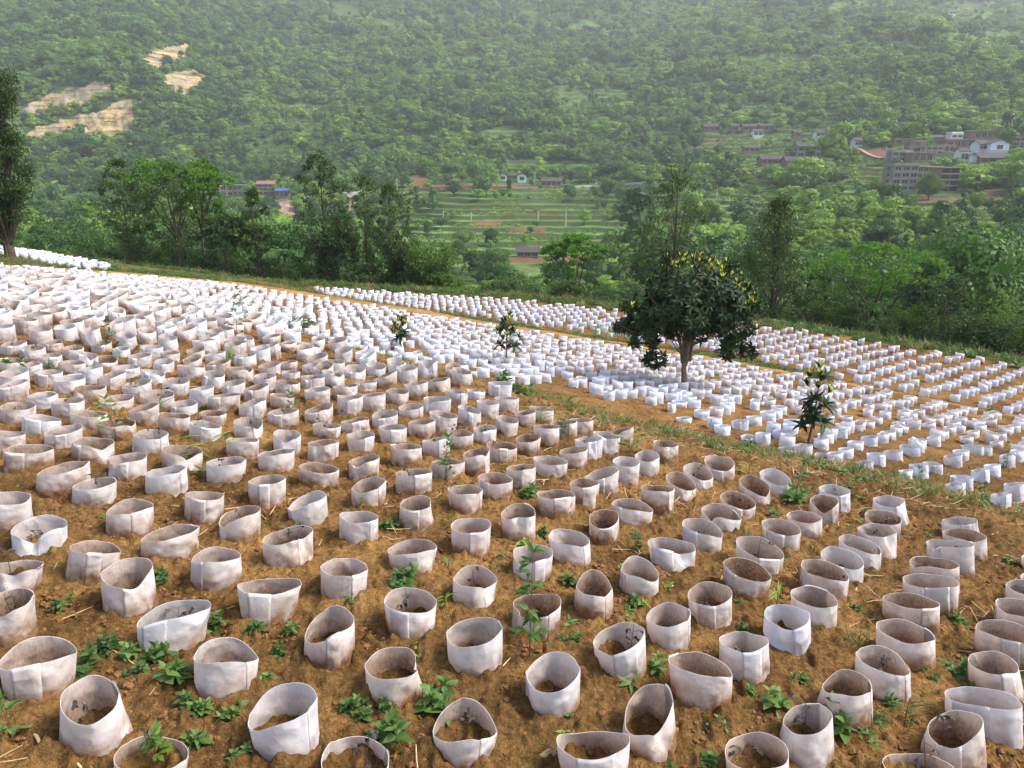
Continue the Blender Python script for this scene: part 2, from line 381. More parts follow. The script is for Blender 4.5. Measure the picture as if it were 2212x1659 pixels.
# ------------------------------------------------------------ ground sheet
def path_t(x, y):
    a = yb(F2, x)+.3; b = yb(N3, x); return (y-a)/(b-a)
def build_ground():
    a = np.radians(np.linspace(-50, 50, 1060)); b = np.radians(np.linspace(50, 310, 66)[1:-1]); ang = np.r_[a, b]; nc = len(ang)
    rr = np.exp(np.r_[np.arange(math.log(2.2), math.log(60), .0056), np.arange(math.log(60), math.log(1100), .0038), np.arange(math.log(1100), math.log(2400), .008)]); nr = len(rr)
    X = np.sin(ang)[None]*rr[:, None]; Y = np.cos(ang)[None]*rr[:, None]-2.0
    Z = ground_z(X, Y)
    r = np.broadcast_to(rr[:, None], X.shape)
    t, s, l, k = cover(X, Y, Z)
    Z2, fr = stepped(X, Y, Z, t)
    # clods and furrows close by, ragged rock on the cliffs
    near = 1-sstep(25, 60, r)
    det = .028*fbm(X*1.7, Y*1.7, 3, 61)+.014*np.maximum(0, fbm(X*9, Y*9, 3, 63))*1.8
    det += .024*(vnoise(X*26, Y*26, 65)-.5)*(1-sstep(6, 20, r))+.012*(vnoise(X*60, Y*60, 66)-.5)*(1-sstep(4, 10, r))
    lump = (np.maximum(0, vnoise(X*16, Y*16, 67)-.62)*.13+np.maximum(0, vnoise(X*38, Y*38, 68)-.55)*.05)*(1-sstep(10, 25, r))
    Z2 = Z2+mound(X, Y)+near*(det+lump)+k*(5*fbm(X/7., Z/4., 5, 71, .6))+l*1.5*fbm(X/5., Y/5., 3, 73)
    Z2 = Z2+(1-near)*sstep(60, 90, r)*.5*fbm(X/6., Y/6., 3, 75)
    # albedo
    n1 = fbm(X/1.1, Y/1.1, 4, 81)[..., None]; n2 = fbm(X/30., Y/30., 3, 83)[..., None]; n3 = vnoise(X*5, Y*5, 85)[..., None]
    soil = np.array([.182, .102, .037])*(1+.5*n1)
    soil = soil*(1-.18*(n3 > .75))
    bank = sstep(.1, .5, (Y-yb(E1, X))/(yb(N2, X)-yb(E1, X)))*(1-sstep(.75, 1.15, (Y-yb(E1, X))/(yb(N2, X)-yb(E1, X))))
    gb = (bank*(fbm(X/1.0, Y/1.0, 3, 87) > -.12))[..., None]
    col = soil*(1-.75*gb)+np.array([.075, .070, .028])*.75*gb
    pt = path_t(X, Y); wob = .08*fbm(X/2., Y/2., 3, 89)
    d2 = Y-yb(F2, X)+.5*wob*6; pth = (sstep(.3, .6, d2)*(1-sstep(2.1, 2.5, d2)))[..., None]
    col = col*(1-pth)+np.array([.32, .175, .062])*(1+.2*n1)*pth
    grs = (sstep(2.2, 2.6, d2)*(1-sstep(.93, 1.03, pt+wob)))[..., None]
    grass = np.array([.055, .085, .024])*(1+.5*n1)
    col = col*(1-grs)+grass*grs
    out = sstep(.3, 1.4, Y-yb(F3, X)-.3*n1[..., 0])[..., None]
    col = col*(1-out)+grass*.8*out
    flr = np.array([.050, .092, .024])*(1+.5*n2+.4*n1)
    f = sstep(8, 25, Y-yb(F3, X))[..., None]; col = col*(1-f)+flr*f
    T = t[..., None]
    crop = np.array([.090, .190, .040])*(1+.55*n2+.35*fbm(X/3., Y/3., 2, 91)[..., None])
    dry = sstep(.1, .4, fbm(X/35., Y/18., 3, 93))[..., None]*.6; crop = crop*(1-dry)+np.array([.13, .105, .055])*dry
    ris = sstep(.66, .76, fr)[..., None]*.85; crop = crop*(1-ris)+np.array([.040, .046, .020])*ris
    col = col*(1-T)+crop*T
    S = s[..., None]; col = col*(1-S)+np.array([.15, .085, .05])*(1+.3*n1)*S
    L = l[..., None]; col = col*(1-L)+np.array([.30, .21, .155])*(1+.8*fbm(X/4., Y/4., 4, 95)[..., None])*L
    K = np.zeros_like(k)[..., None]; st = fbm(X/2.5, Z/14., 4, 97)[..., None]; lay = fbm(X/40., Z/2.2, 3, 99)[..., None]
    rock = np.array([.42, .29, .15])*(1+.55*st+.6*lay); gr = sstep(.0, .4, fbm(X/12., Z/18., 3, 101)+.2*lay[..., 0])[..., None]
    rock = rock*(1-.8*gr)+np.array([.20, .17, .13])*(1+.5*st)*.8*gr
    col = np.clip(col*(1-K)+rock*K, .01, .9)
    col = np.where((near > .3)[..., None], col*(1+.0*n1), col); V = np.stack([X, Y, Z2], -1)
    def sheet(name, i0, i1, centre):
        rk = k[i0:i1].ravel(); v = V[i0:i1].reshape(-1, 3); c = col[i0:i1].reshape(-1, 3); m = i1-i0
        i = np.arange(m-1)[:, None]*nc; j = np.arange(nc)[None]; j2 = (j+1) % nc
        q = np.stack([i+j, i+j2, i+nc+j2, i+nc+j], -1).reshape(-1, 4)[:, ::-1]
        T_ = None
        if centre:
            v = np.r_[v, [[0, -2, float(ground_z(0., -2.))]]]; c = np.r_[c, [[.3, .15, .06]]]; rk = np.r_[rk, 0]; p = len(v)-1
            T_ = np.stack([np.full(nc, p), (np.arange(nc)+1) % nc, np.arange(nc)], -1)
        me = npmesh(name, v, q, T_, [M_GROUND], smooth=True, attrs={'col': c, 'rk': rk})
        return tag(link(name, me), kind='structure')
    k62 = int(np.argmax(rr > 58))
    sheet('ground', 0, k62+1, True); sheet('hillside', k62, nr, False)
    return float(Z2.max()), float(Z2.min())
# sleeves measured in the photo (half pixels of the 2212 grid)
FULL = """46 2303 291 2257 2232 2304 67 288 2413
460 2218 662 2182 2159 2214 469 657 2328
798 2136 969 2136 2125 2161 797 969 2270
943 2257 1126 2196 2193 2239 945 1127 2356
1246 2200 1410 2136 2132 2182 1257 1424 2278
302 2367 522 2377 2335 2390 284 511 2532
609 2335 856 2278 2275 2326 614 849 2438
435 2488 660 2434 2418 2537 449 687 2669
829 2420 1040 2399 2365 2424 831 1048 2560
1134 2338 1360 2289 2280 2342 1147 1349 2468
-43 2452 186 2432 2424 2473 -21 167 2587
-78 2630 142 2562 2551 2640 -64 158 2811
591 2701 913 2612 2600 2669 602 881 2832
1025 2534 1303 2516 2502 2569 1044 1278 2708
1317 2757 1530 2672 2628 2750 1314 1538 2903
-7 2878 332 2804 2754 2864 43 323 3049
837 2843 1113 2839 2756 2857 845 1108 3031
261 3049 508 2985 2924 3127 273 582 3283
1071 3127 1367 3002 2963 3120 1108 1392 3311
491 3283 817 3276 3228 3333 504 810 3489
-85 2147 134 2140 2125 2182 -71 138 2306
1384 2452 1590 2452 2413 2488 1384 1586 2617
1728 2182 1877 2161 2145 2203 1721 1874 2303
2165 2225 2314 2218 2177 2239 2163 2318 2342
2321 2147 2485 2147 2125 2164 2339 2486 2250
2546 2239 2673 2232 2203 2282 2540 2683 2363
2642 2175 2822 2207 2157 2200 2666 2808 2285
1467 2226 1634 2232 2211 2257 1462 1637 2367
1675 2381 1887 2360 2331 2390 1682 1874 2495
1948 2271 2122 2264 2239 2303 1947 2119 2406
2371 2314 2548 2338 2289 2353 2385 2556 2445
2211 2388 2389 2385 2354 2429 2211 2382 2527
2685 2452 2845 2495 2406 2495 2669 2848 2583
1958 2502 2154 2509 2444 2534 1947 2129 2654
2202 2623 2424 2598 2568 2669 2204 2415 2782
2490 2530 2643 2544 2463 2571 2469 2649 2685
1659 2594 1887 2601 2539 2647 1671 1881 2772
1929 2743 2165 2708 2674 2789 1939 2169 2934
2563 2772 2786 2729 2697 2821 2577 2797 2956
1578 2882 1828 2857 2799 2928 1584 1831 3077
2275 2914 2504 2892 2820 2988 2264 2509 3125
2701 3091 2905 3042 2958 3173 2673 2921 3294
1870 3162 2145 3152 3020 3194 1870 2129 3333
2405 3194 2722 3191 3169 3276 2421 2705 3453
1387 3290 1680 3304 3253 3361 1405 1668 3489
3026 2200 3200 2243 2179 2232 3033 3179 2310
2948 2260 3122 2310 2243 2306 2952 3112 2397
3291 2257 3462 2296 2246 2310 3294 3452 2390
3399 2225 3552 2239 2209 2257 3417 3550 2335
3500 2157 3624 2168 2140 2196 3488 3623 2267
3772 2157 3925 2175 2142 2189 3776 3921 2266
3737 2221 3893 2246 2205 2267 3738 3882 2328
3706 2282 3876 2303 2264 2317 3712 3871 2413
3619 2328 3806 2385 2319 2377 3626 3793 2463
3547 2388 3732 2438 2370 2449 3548 3722 2523
3458 2434 3666 2498 2424 2495 3456 3655 2591
3180 2335 3387 2402 2323 2409 3183 3371 2480
3127 2427 3333 2495 2418 2502 3127 3314 2598
2972 2566 3163 2566 2516 2615 2977 3163 2723
3416 2559 3619 2605 2539 2617 3417 3609 2725
3302 2644 3499 2665 2618 2718 3296 3499 2834
3107 2757 3323 2772 2735 2814 3108 3323 2963
4070 2246 4237 2253 2234 2267 4072 4234 2342
4072 2299 4264 2324 2285 2328 4081 4259 2417
3996 2342 4209 2353 2333 2365 4010 4202 2473
3926 2420 4145 2445 2408 2452 3935 4141 2559
3900 2498 4143 2523 2480 2537 3911 4124 2652
3813 2580 4060 2615 2566 2624 3815 4049 2736
3785 2694 4036 2757 2683 2772 3790 4024 2905
3697 2821 3930 2907 2796 2896 3694 3921 3045
3555 2963 3765 2974 2895 3000 3514 3758 3162
3376 3113 3597 3098 3042 3176 3346 3598 3322
3133 3237 3408 3262 3167 3326 3129 3413 3453
4346 2523 4543 2559 2507 2566 4351 4521 2651
4303 2601 4528 2651 2589 2665 4307 4514 2765
4216 2701 4507 2772 2685 2765 4219 4486 2892
4184 2843 4401 2892 2814 2910 4186 4418 3027
4081 2992 4418 3049 2972 3056 4095 4401 3194
4010 3134 4248 3127 3073 3233 3966 4246 3347
3810 3304 4131 3340 3279 3375 3825 4124 3489
4409 2488 4578 2509 2470 2516 4415 4571 2594
4415 2402 4571 2424 2388 2431 4418 4567 2495
2799 2342 3007 2374 2326 2382 2824 2994 2477
2793 2665 2982 2654 2606 2704 2792 2982 2832
2888 2850 3165 2914 2823 2910 2906 3151 3088
3044 1983 3174 2003 1971 2035 3051 3173 2082
2952 2021 3082 2059 2003 2062 2954 3079 2122
2877 2059 3009 2108 2045 2108 2881 2999 2167
3196 2073 3337 2125 2060 2132 3200 3332 2186
3282 2042 3419 2083 2028 2090 3285 3416 2142
3112 2142 3266 2181 2128 2194 3117 3256 2253
3537 2108 3673 2125 2095 2139 3541 3673 2212"""
SHORT = """1423 1485 1604 1635 1687
1489 1581 1573 1608 1646
1581 1666 1562 1594 1635
1616 1715 1615 1625 1689
1673 1753 1561 1576 1615
1712 1803 1576 1601 1660
1747 1849 1649 1663 1735
1850 1946 1633 1646 1701
1439 1543 1663 1674 1740
1524 1628 1644 1656 1694
1669 1768 1677 1701 1753
1557 1665 1698 1712 1781
1456 1563 1712 1726 1804
1924 2021 1684 1698 1757
2017 2097 1681 1694 1740
1827 1949 1712 1733 1795
1722 1829 1743 1771 1816
2060 2157 1729 1747 1814
2135 2241 1714 1726 1792
1979 2078 1756 1781 1844
1855 1977 1778 1802 1878
1608 1720 1772 1806 1861
1472 1603 1807 1823 1889
1636 1758 1833 1858 1933
1765 1878 1811 1833 1897
2287 2392 1756 1774 1826
2225 2315 1771 1792 1858
2142 2241 1797 1826 1896
2037 2145 1837 1865 1931
1932 2044 1856 1885 1948
1824 1947 1892 1906 1990
1498 1619 1863 1896 1965
1690 1822 1917 1941 2028
1508 1640 1969 2000 2083
2306 2416 1835 1851 1944
2378 2491 1816 1833 1910
2454 2563 1807 1823 1889
2617 2737 1853 1868 1924
2562 2680 1868 1889 1965
2484 2607 1885 1910 1990
2228 2336 1875 1910 1979
2103 2234 1910 1941 2007
2001 2121 1937 1969 2062
1864 2008 1985 2007 2082
2419 2539 1931 1958 2031
2824 2930 1904 1931 2010
2744 2849 1946 1993 2059
2647 2765 1974 2014 2097
2526 2675 2024 2069 2146
2305 2451 1971 2007 2078
2189 2314 2007 2031 2122
2457 2590 2069 2104 2201
2319 2484 2117 2153 2250
2064 2216 2043 2090 2174
1935 2084 2095 2135 2229
1710 1867 2026 2056 2153
1519 1666 2066 2122 2212
2769 2912 2097 2122 2229
316 500 2067 2112 2194
158 385 2004 2042 2153
467 635 1960 1997 2084
628 803 2018 2053 2147
14 233 1921 1959 2056
314 494 1890 1928 2015
192 356 1841 1876 1949
-76 110 1862 1886 1987
700 875 1923 1966 2042
891 1062 1976 2011 2098
1072 1235 2055 2091 2188
1290 1463 2001 2042 2115
1115 1273 1944 1966 2053
1331 1462 1900 1924 2011
976 1118 1891 1910 1994
576 729 1855 1897 1980
419 588 1810 1841 1917
684 822 1784 1806 1893
819 957 1819 1848 1924
303 464 1774 1799 1869
97 262 1792 1820 1893
3 154 1735 1772 1841
1351 1472 1827 1848 1910
1181 1299 1857 1893 1973
1010 1137 1801 1841 1910
861 979 1773 1796 1858
1317 1441 1749 1778 1844
1156 1290 1765 1789 1855
1031 1149 1728 1751 1817
899 1038 1702 1716 1792
556 687 1749 1772 1848
736 854 1728 1758 1813
427 578 1706 1737 1778
604 750 1683 1723 1765
222 365 1718 1744 1813
315 458 1664 1685 1751
115 250 1695 1719 1772
528 653 1643 1671 1730
701 819 1631 1660 1719
819 922 1672 1685 1768
420 543 1608 1633 1688
233 369 1620 1647 1712
-14 125 1649 1667 1747
148 272 1598 1619 1676
609 714 1598 1615 1671
766 887 1577 1587 1645
876 971 1598 1633 1688
958 1059 1642 1667 1726
1056 1161 1662 1681 1745
1165 1273 1701 1716 1778
1315 1427 1672 1692 1754
1437 1545 1662 1671 1744
1190 1297 1643 1660 1723
983 1097 1584 1598 1664
1097 1194 1613 1636 1692
1205 1297 1601 1612 1643
1301 1403 1619 1636 1692
1387 1488 1603 1622 1680
1455 1569 1710 1730 1806
892 997 1556 1574 1612
792 872 1535 1563 1591
663 753 1549 1574 1622
553 656 1525 1546 1591
481 604 1576 1598 1640
411 507 1534 1570 1598
340 444 1581 1598 1660
299 424 1518 1535 1584
253 368 1556 1577 1622
162 267 1526 1549 1587
83 182 1565 1584 1633
-14 104 1546 1570 1619
87 194 1490 1515 1563
3 115 1473 1494 1542
191 278 1467 1487 1528
269 361 1492 1515 1563
392 483 1473 1494 1528
486 562 1497 1515 1549
604 705 1490 1504 1556
694 778 1515 1532 1577
807 892 1497 1522 1570
887 972 1522 1532 1577
1009 1108 1528 1541 1591
1306 1394 1568 1584 1626
1403 1490 1553 1570 1619
1326 1417 1528 1553 1591
1116 1212 1565 1587 1626
1208 1285 1558 1570 1605
1117 1212 1487 1508 1528
1212 1281 1473 1487 1528
1135 1212 1445 1459 1494"""
PLOT2 = """2956 69 1799 1833
3032 69 1767 1816
3096 62 1756 1802
3146 59 1726 1778
2980 62 1706 1750
2936 69 1728 1764
2902 38 1740 1785
3121 73 1833 1882
3198 76 1811 1865
3258 69 1795 1840
3318 69 1774 1819
3367 69 1750 1792
3232 66 1885 1913
3296 66 1866 1924
3374 73 1854 1903
3416 69 1830 1878
3468 56 1811 1847
3409 87 1933 1965
3471 83 1917 1972
3548 66 1889 1950
3568 73 1868 1920
3624 76 1851 1896
3572 66 1792 1830
3558 90 1969 1994
3607 73 1951 1998
3655 69 1932 1983
3696 73 1903 1948
3756 76 1882 1931
3690 83 1824 1868
3756 49 1816 1854
3734 80 1990 2031
3785 83 1955 2017
3857 83 1943 1994
3930 90 1922 1969
3836 69 1860 1906
3912 62 2028 2076
3968 83 2002 2066
4030 87 1995 2050
4116 80 1962 2021
4152 73 1941 1990
3964 80 1892 1941
4034 62 1882 1931
4124 90 2083 2139
4155 101 2052 2118
4235 80 2024 2090
4287 73 2003 2062
4200 97 1920 1965
4249 76 1924 1969
4325 90 2128 2194
4381 90 2083 2163
4353 69 1958 2024
4395 62 1941 2000
3610 49 1760 1802
3638 45 1742 1785
3659 52 1795 1823
3676 49 1726 1767
3749 45 1764 1806
3756 45 1743 1788
3791 45 1799 1837
3825 52 1774 1812
3881 59 1819 1854
3916 52 1799 1840
3943 45 1781 1819
3971 52 1767 1802
4013 59 1823 1858
4048 59 1799 1840
4103 56 1840 1885
4121 62 1816 1861
4152 56 1799 1833
4068 62 1858 1896
4176 59 1882 1924
4204 56 1858 1896
4235 56 1830 1875
4277 62 1806 1847
4318 62 1868 1910
4353 56 1837 1875
4381 56 1833 1868
4305 59 1903 1941
3513 49 1733 1774
3423 52 1722 1753
3318 42 1712 1747
3287 42 1729 1753
3374 52 1691 1729"""
def recs(s): return [tuple(float(v)/2 for v in l.split()) for l in s.strip().split('\n')]
# ------------------------------------------------------------ fabric sleeves
def ell_b(a, L2=.0392): return float(np.clip(math.sqrt(max(L2-a*a, .0)), .085, .175))
def sleeve_geo(p, seed, nt=44, nz=10):
    """p: ab, bb, at, bt half axes, dx, dy lean, H = (right, back, left, front) rim heights"""
    g = np.random.default_rng(seed)
    th = np.arange(nt)/nt*2*math.pi; v = np.linspace(0, 1, nz)[:, None]
    R_, B_, L_, F_ = p['H']; c, s = np.cos(th), np.sin(th)
    H = (R_+B_+L_+F_)/4+(R_-L_)/2*c+(B_-F_)/2*s+((L_+R_)-(B_+F_))/4*np.cos(2*th)
    H = H+.0035*np.sin(3*th+g.uniform(0, 6))+.0025*np.sin(5*th+g.uniform(0, 6))
    sq = g.uniform(.92, 1.12)                                   # round to slightly boxy section
    cx, sx_ = np.sign(c)*np.abs(c)**sq, np.sign(s)*np.abs(s)**sq
    a = p['ab']*(1-v)+p['at']*v; b = p['bb']*(1-v)+p['bt']*v
    bulge = 1+.03*np.sin(v*math.pi)*g.uniform(-1, 1)
    ths = p['seam']; dth = (th-ths+math.pi) % (2*math.pi)-math.pi
    pinch = 1+.045*np.exp(-(dth/.13)**2)[None]
    th2 = ths+math.pi+g.uniform(-.5, .5); dt2 = (th-th2+math.pi) % (2*math.pi)-math.pi
    pinch = pinch+.05*np.exp(-(dt2/.12)**2)[None]*g.uniform(0, 1)
    rad = np.ones((nz, nt))
    for _ in range(g.integers(2, 5)):                            # creases: flat facets pushed in
        t0 = g.uniform(0, 6.28); v0 = g.uniform(.0, .8); wt = g.uniform(.18, .5); wv = g.uniform(.15, .4); dd = (th-t0+math.pi) % (2*math.pi)-math.pi
        e = np.maximum(0, 1-np.abs(dd[None]/wt+(v-v0)*g.uniform(-1.2, 1.2))-np.abs((v-v0)/wv)*.7)
        rad -= e*g.uniform(.03, .10)
    if p.get('dent'):
        t0, dep, fold = p['dent']; dd = (th-t0+math.pi) % (2*math.pi)-math.pi
        e = np.exp(-(dd[None]/.55)**2)*sstep(.25, 1.0, v); rad -= e*dep
        H = H-np.exp(-(dd/.5)**2)*fold
        e = np.maximum(0, 1-np.abs(dd[None]+(v-.5)*.9)/.22)*sstep(.15, .5, v); rad += e*.05
    rad = rad*bulge*pinch
    flare = 1+.03*np.clip(1-v*6, 0, 1)
    X = p['dx']*v**1.0+a*cx[None]*rad*flare; Y = p['dy']*v+b*sx_[None]*rad*flare
    Z = H[None]*v-.055*(1-v)+0*X
    Z[0] -= .01
    O = np.stack([X, Y, Z], -1)
    cen = np.stack([p['dx']*v+0*X, p['dy']*v+0*X, Z], -1); n = unit(O-cen); I = O-n*.0015
    I[-1, :, 2] -= .0005
    hz = np.broadcast_to(v, (nz, nt))
    V = np.concatenate([O.reshape(-1, 3), I.reshape(-1, 3)]); b0 = nz*nt
    i = np.arange(nz-1)[:, None]*nt; j = np.arange(nt)[None]; j2 = (j+1) % nt
    q1 = np.stack([i+j, i+j2, i+nt+j2, i+nt+j], -1).reshape(-1, 4)
    q2 = q1[:, ::-1]+b0; t = (nz-1)*nt; jj = np.arange(nt); k2 = (jj+1) % nt
    q3 = np.stack([t+jj, t+k2, b0+t+k2, b0+t+jj], -1)
    Q = np.concatenate([q1, q2, q3]); M = np.r_[np.zeros(len(q1)), np.ones(len(q2)), np.zeros(len(q3))]
    return V, Q, M, np.r_[hz.ravel(), hz.ravel()], O, th
def flap_geo(O, th, p, seed):
    """the overlapping vertical seam, standing 4 mm off the wall"""
    g = np.random.default_rng(seed); nt = len(th); k = int(round(p['seam']/(2*math.pi)*nt)) % nt
    w_ = p['fw']; ks = [(k+d) % nt for d in range(0, w_+1)]
    W = O[:, ks]; cen = np.mean(O, axis=1, keepdims=True); n = unit((W-cen)*np.array([1, 1, 0]))
    off = np.linspace(.0012, .0042, w_+1)[None, :, None]; a = W+n*off; a[-1, :, 2] += g.uniform(.0, .008); bb = W+n*(off-.0011)
    nz = O.shape[0]; m = w_+1; A_ = a.reshape(-1, 3); B_ = bb.reshape(-1, 3); V = np.r_[A_, B_]; c = nz*m; Q = []
    for i in range(nz-1):
        for j in range(w_):
            Q.append((i*m+j, i*m+j+1, (i+1)*m+j+1, (i+1)*m+j)); Q.append((c+i*m+j, c+(i+1)*m+j, c+(i+1)*m+j+1, c+i*m+j+1))
        Q.append((i*m+w_, c+i*m+w_, c+(i+1)*m+w_, (i+1)*m+w_)); Q.append((i*m, (i+1)*m, c+(i+1)*m, c+i*m))
    for j in range(w_): t = (nz-1)*m; Q.append((t+j, t+j+1, c+t+j+1, c+t+j))
    hz = np.broadcast_to(np.linspace(0, 1, nz)[:, None], (nz, m)).ravel()
    return V, np.array(Q), np.r_[hz, hz]*.85+.12
SL = []       # every sleeve: position + shape
def add_full(r):
    xl, yl, xr, yr, yk, yf, bl, br, ybm = r
    xc = (bl+br)/2; P, Z = pick(xc, min(ybm, 2600)); k = Z/F
    ab = max(.06, (br-bl)/2*k); bb = ell_b(ab)
    er = P[:2]/np.hypot(P[0], P[1]); ex = np.array([er[1], -er[0]]); c = np.array([P[0]+er[0]*bb, P[1]+er[1]*bb, 0.]); c[2] = float(ground_z(c[0], c[1])); rc = np.hypot(c[0], c[1])
    def at(x, y, d):
        X, Y, z = ray(x, y, 1.0); t = (rc+d)/(X*er[0]+Y*er[1]); return np.array([(X*ex[0]+Y*ex[1])*t, 0, z*t])
    L_ = at(xl, yl, 0); R_ = at(xr, yr, 0); aT = max(.06, (R_[0]-L_[0])/2); bT = ell_b(aT)
    xm = (xl+xr)/2; B_ = at(xm, yk, bT*.95); F_ = at(xm, yf, -bT*.95)
    cl = lambda v: float(np.clip(v-c[2], .07, .36))
    SL.append(dict(c=c, ab=ab, bb=bb, at=aT, bt=bT, dx=float(np.clip((L_[0]+R_[0])/2, -.08, .08)), dy=0.,
        H=(cl(R_[2]), cl(B_[2]), cl(L_[2]), cl(F_[2])), img=(xl, xr, yk, ybm), Z=Z))
for r in recs(FULL): add_full(r)
nfull = len(SL)
g0 = np.random.default_rng(3)
for xl, xr, yk, yf, ybm in recs(SHORT):
    w_ = xr-xl; sk = g0.normal(0, .05)*w_; m = (yk+yf)/2
    sk += (xl < 900)*.04*w_ - (xl > 1500)*.04*w_
    bl = xl+w_*g0.uniform(-.02, .05); br = xr-w_*g0.uniform(-.02, .05)
    add_full((xl, m+sk, xr, m-sk, yk, yf, bl, br, ybm))
for xc, w_, y0, y1 in recs(PLOT2):
    o = w_*.16; sk = g0.normal(0, .04)*w_
    add_full((xc-w_/2, y0+o/2+sk, xc+w_/2, y0+o/2-sk, y0, y0+o, xc-w_/2*g0.uniform(.85, 1.), xc+w_/2*g0.uniform(.85, 1.), y1))
for i, s in enumerate(SL): s['plot'] = 2 if i >= len(SL)-len(recs(PLOT2)) else 1
# the rest of the rows, laid out on the ground
def lattice(ang, a, b, jit, region, shift=(0, 0), plot=1, miss=.03):
    g = np.random.default_rng(int(ang*10)+plot); u = np.array([math.cos(math.radians(ang)), math.sin(math.radians(ang))]); v = np.array([-u[1], u[0]])
    have = np.array([s['c'][:2] for s in SL]); out = []
    for i in range(-260, 261):
        for j in range(-260, 261):
            p = u*(i*a+shift[0])+v*(j*b+shift[1])+g.normal(0, jit, 2)
            x, y = p
            if y < 3 or y > 75 or abs(x) > y*.8+2 or g.uniform() < miss: continue
            if not region(x, y): continue
            Dx, Dy, Z = proj(x, y, float(ground_z(x, y)))
            if Dx < -40 or Dx > 2250 or Dy > 1720: continue
            if len(have) and np.min(np.hypot(have[:, 0]-x, have[:, 1]-y)) < (.33 if plot == 1 else .36): continue
            out.append((x, y, Dx, Dy, Z))
    for x, y, Dx, Dy, Z in out:
        a_ = float(np.clip(g.normal(.14, .013), .105, .168))*(1. if plot == 1 else .90); h = float(np.clip(g.normal(.205, .02), .15, .26)); t = g.normal(0, .018, 2); fl = .008 if plot == 1 else .032; bs = 1. if plot == 1 else .62
        at_ = float(np.clip(a_+g.normal(0, .008), .1, .17))
        SL.append(dict(c=np.array([x, y, float(ground_z(x, y))]), ab=a_, bb=ell_b(a_)*(.5+.5*bs), at=at_, bt=ell_b(at_)*bs, dx=g.normal(0, .012), dy=g.normal(0, .01),
            H=(h+t[0], h+t[1]*.6+.02-fl, h-t[0], h-t[1]*.6-.02+fl), img=(Dx-a_*F/Z, Dx+a_*F/Z, Dy-h*F/Z, Dy), Z=Z, plot=plot))
n0 = len(SL)
def measured_zone(x, y):
    Dx, Dy, _ = proj(x, y, float(ground_z(x, y)))
    return Dy > np.interp(Dx, [0, 400, 620, 800, 1000, 1200, 2300], [900, 880, 860, 850, 860, 880, 985])
lattice(4, .46, .47, .05, lambda x, y: y < yb(E1, x)-.15 and not measured_zone(x, y), plot=1, miss=.02)
def zone2(x, y):
    if not (y > yb(N2, x)-.3 and y < yb(F2, x)-.1): return False
    Dx, Dy, _ = proj(x, y, float(ground_z(x, y)))
    if Dx > 1600 and Dy > 985: return False
    # the near margin is patchy
    m = y-yb(N2, x)
    return not (m < 2.2 and fbm(np.array(x/1.1), np.array(y/1.1), 2, 7) < .05 and Dx > 900)
lattice(48, .43, .66, .04, zone2, plot=2, miss=.07)
PTH = lambda x, y: float(path_t(np.array(x), np.array(y)))
lattice(36, .40, .70, .03, lambda x, y: PTH(x, y) > .98 and y < yb(F3, x)-.1, plot=3, miss=.03)
P4 = [(-60,520),(0,534),(61,544),(236,575),(228,584),(180,582),(90,567),(0,548),(-60,540)]
def zone4(x, y):
    if y < 34 or x > -10: return False
    a, b, _ = proj(x, y, float(ground_z(x, y))); return bool(inpoly(np.array([a]), np.array([b]), P4)[0])
lattice(20, .46, .60, .05, zone4, plot=4, miss=.0)
print('SLEEVES', n0, len(SL))
for s in SL:
    g = np.random.default_rng(int(abs(s['c'][0])*1000+s['c'][1]*7000))
    x, y = s['c'][:2]
    if s['plot'] == 1: st = float(np.clip(g.normal(.54-.14*float(sstep(7, 12, np.array(y))), .17), .12, 1))
    elif s['plot'] == 2:
        d = y-yb(N2, x); st = .08+.22*float(sstep(3, 7.5, np.array(d))); st = float(np.clip(g.normal(st, .08), .03, .8))
        if s['img'][3] > 905 and s['img'][0] < 1700: st = min(st, .15)
    else: st = float(np.clip(g.normal(.09+.2*float(sstep(1.5, 6, np.array(y-yb(N3, x)))), .06), .03, .6))
    s['st'] = st; s['seam'] = g.uniform(math.pi*.95, math.pi*2.05) if g.uniform() < .7 else g.uniform(0, 6.28); s['fw'] = int(g.integers(3, 6))*(2 if s['img'][1]-s['img'][0] > 60 else 1)
    if g.uniform() < .30 and s['plot'] == 1: s['dent'] = (g.uniform(math.pi*1.0, math.pi*2.0), g.uniform(.12, .45), g.uniform(.01, .04) if g.uniform() < .8 else g.uniform(.05, .09))
    s['size'] = (s['img'][1]-s['img'][0])

# soil heaped round the sleeves and sunk inside them, as a height map of the near plot
CELL = .015; MX0, MY0 = -15.0, 1.0; MAP = np.zeros((int(19/CELL), int(30/CELL)))
for s in SL:
    x, y, _ = s['c']
    if y > 17 or abs(x) > 13: continue
    r_ = .30; i0 = int((y-r_-MY0)/CELL); j0 = int((x-r_-MX0)/CELL); n = int(2*r_/CELL)
    if i0 < 0 or j0 < 0: continue
    yy, xx = np.mgrid[i0:i0+n, j0:j0+n]; yy = yy*CELL+MY0-y; xx = xx*CELL+MX0-x; a = math.atan2(x, y)
    lx = xx*math.cos(a)-yy*math.sin(a); ly = xx*math.sin(a)+yy*math.cos(a); q = np.hypot(lx/s['ab'], ly/s['bb'])
    nz_ = .5*vnoise((xx+x)*7, (yy+y)*7, 141)+.5*vnoise((xx+x)*23, (yy+y)*23, 142); nz_ = .75*vnoise((xx+x)*5, (yy+y)*5, 143)+.25*nz_; st_ = (.008+.018*nz_)*np.exp(-((q-1.1)/.20)**2)-.03*(1-sstep(.55, .95, q))+.02*nz_*(1-sstep(.5, .9, q))
    sl_ = MAP[i0:i0+n, j0:j0+n]; sl_[:] = np.where(np.abs(st_[:sl_.shape[0], :sl_.shape[1]]) > np.abs(sl_), st_[:sl_.shape[0], :sl_.shape[1]], sl_)
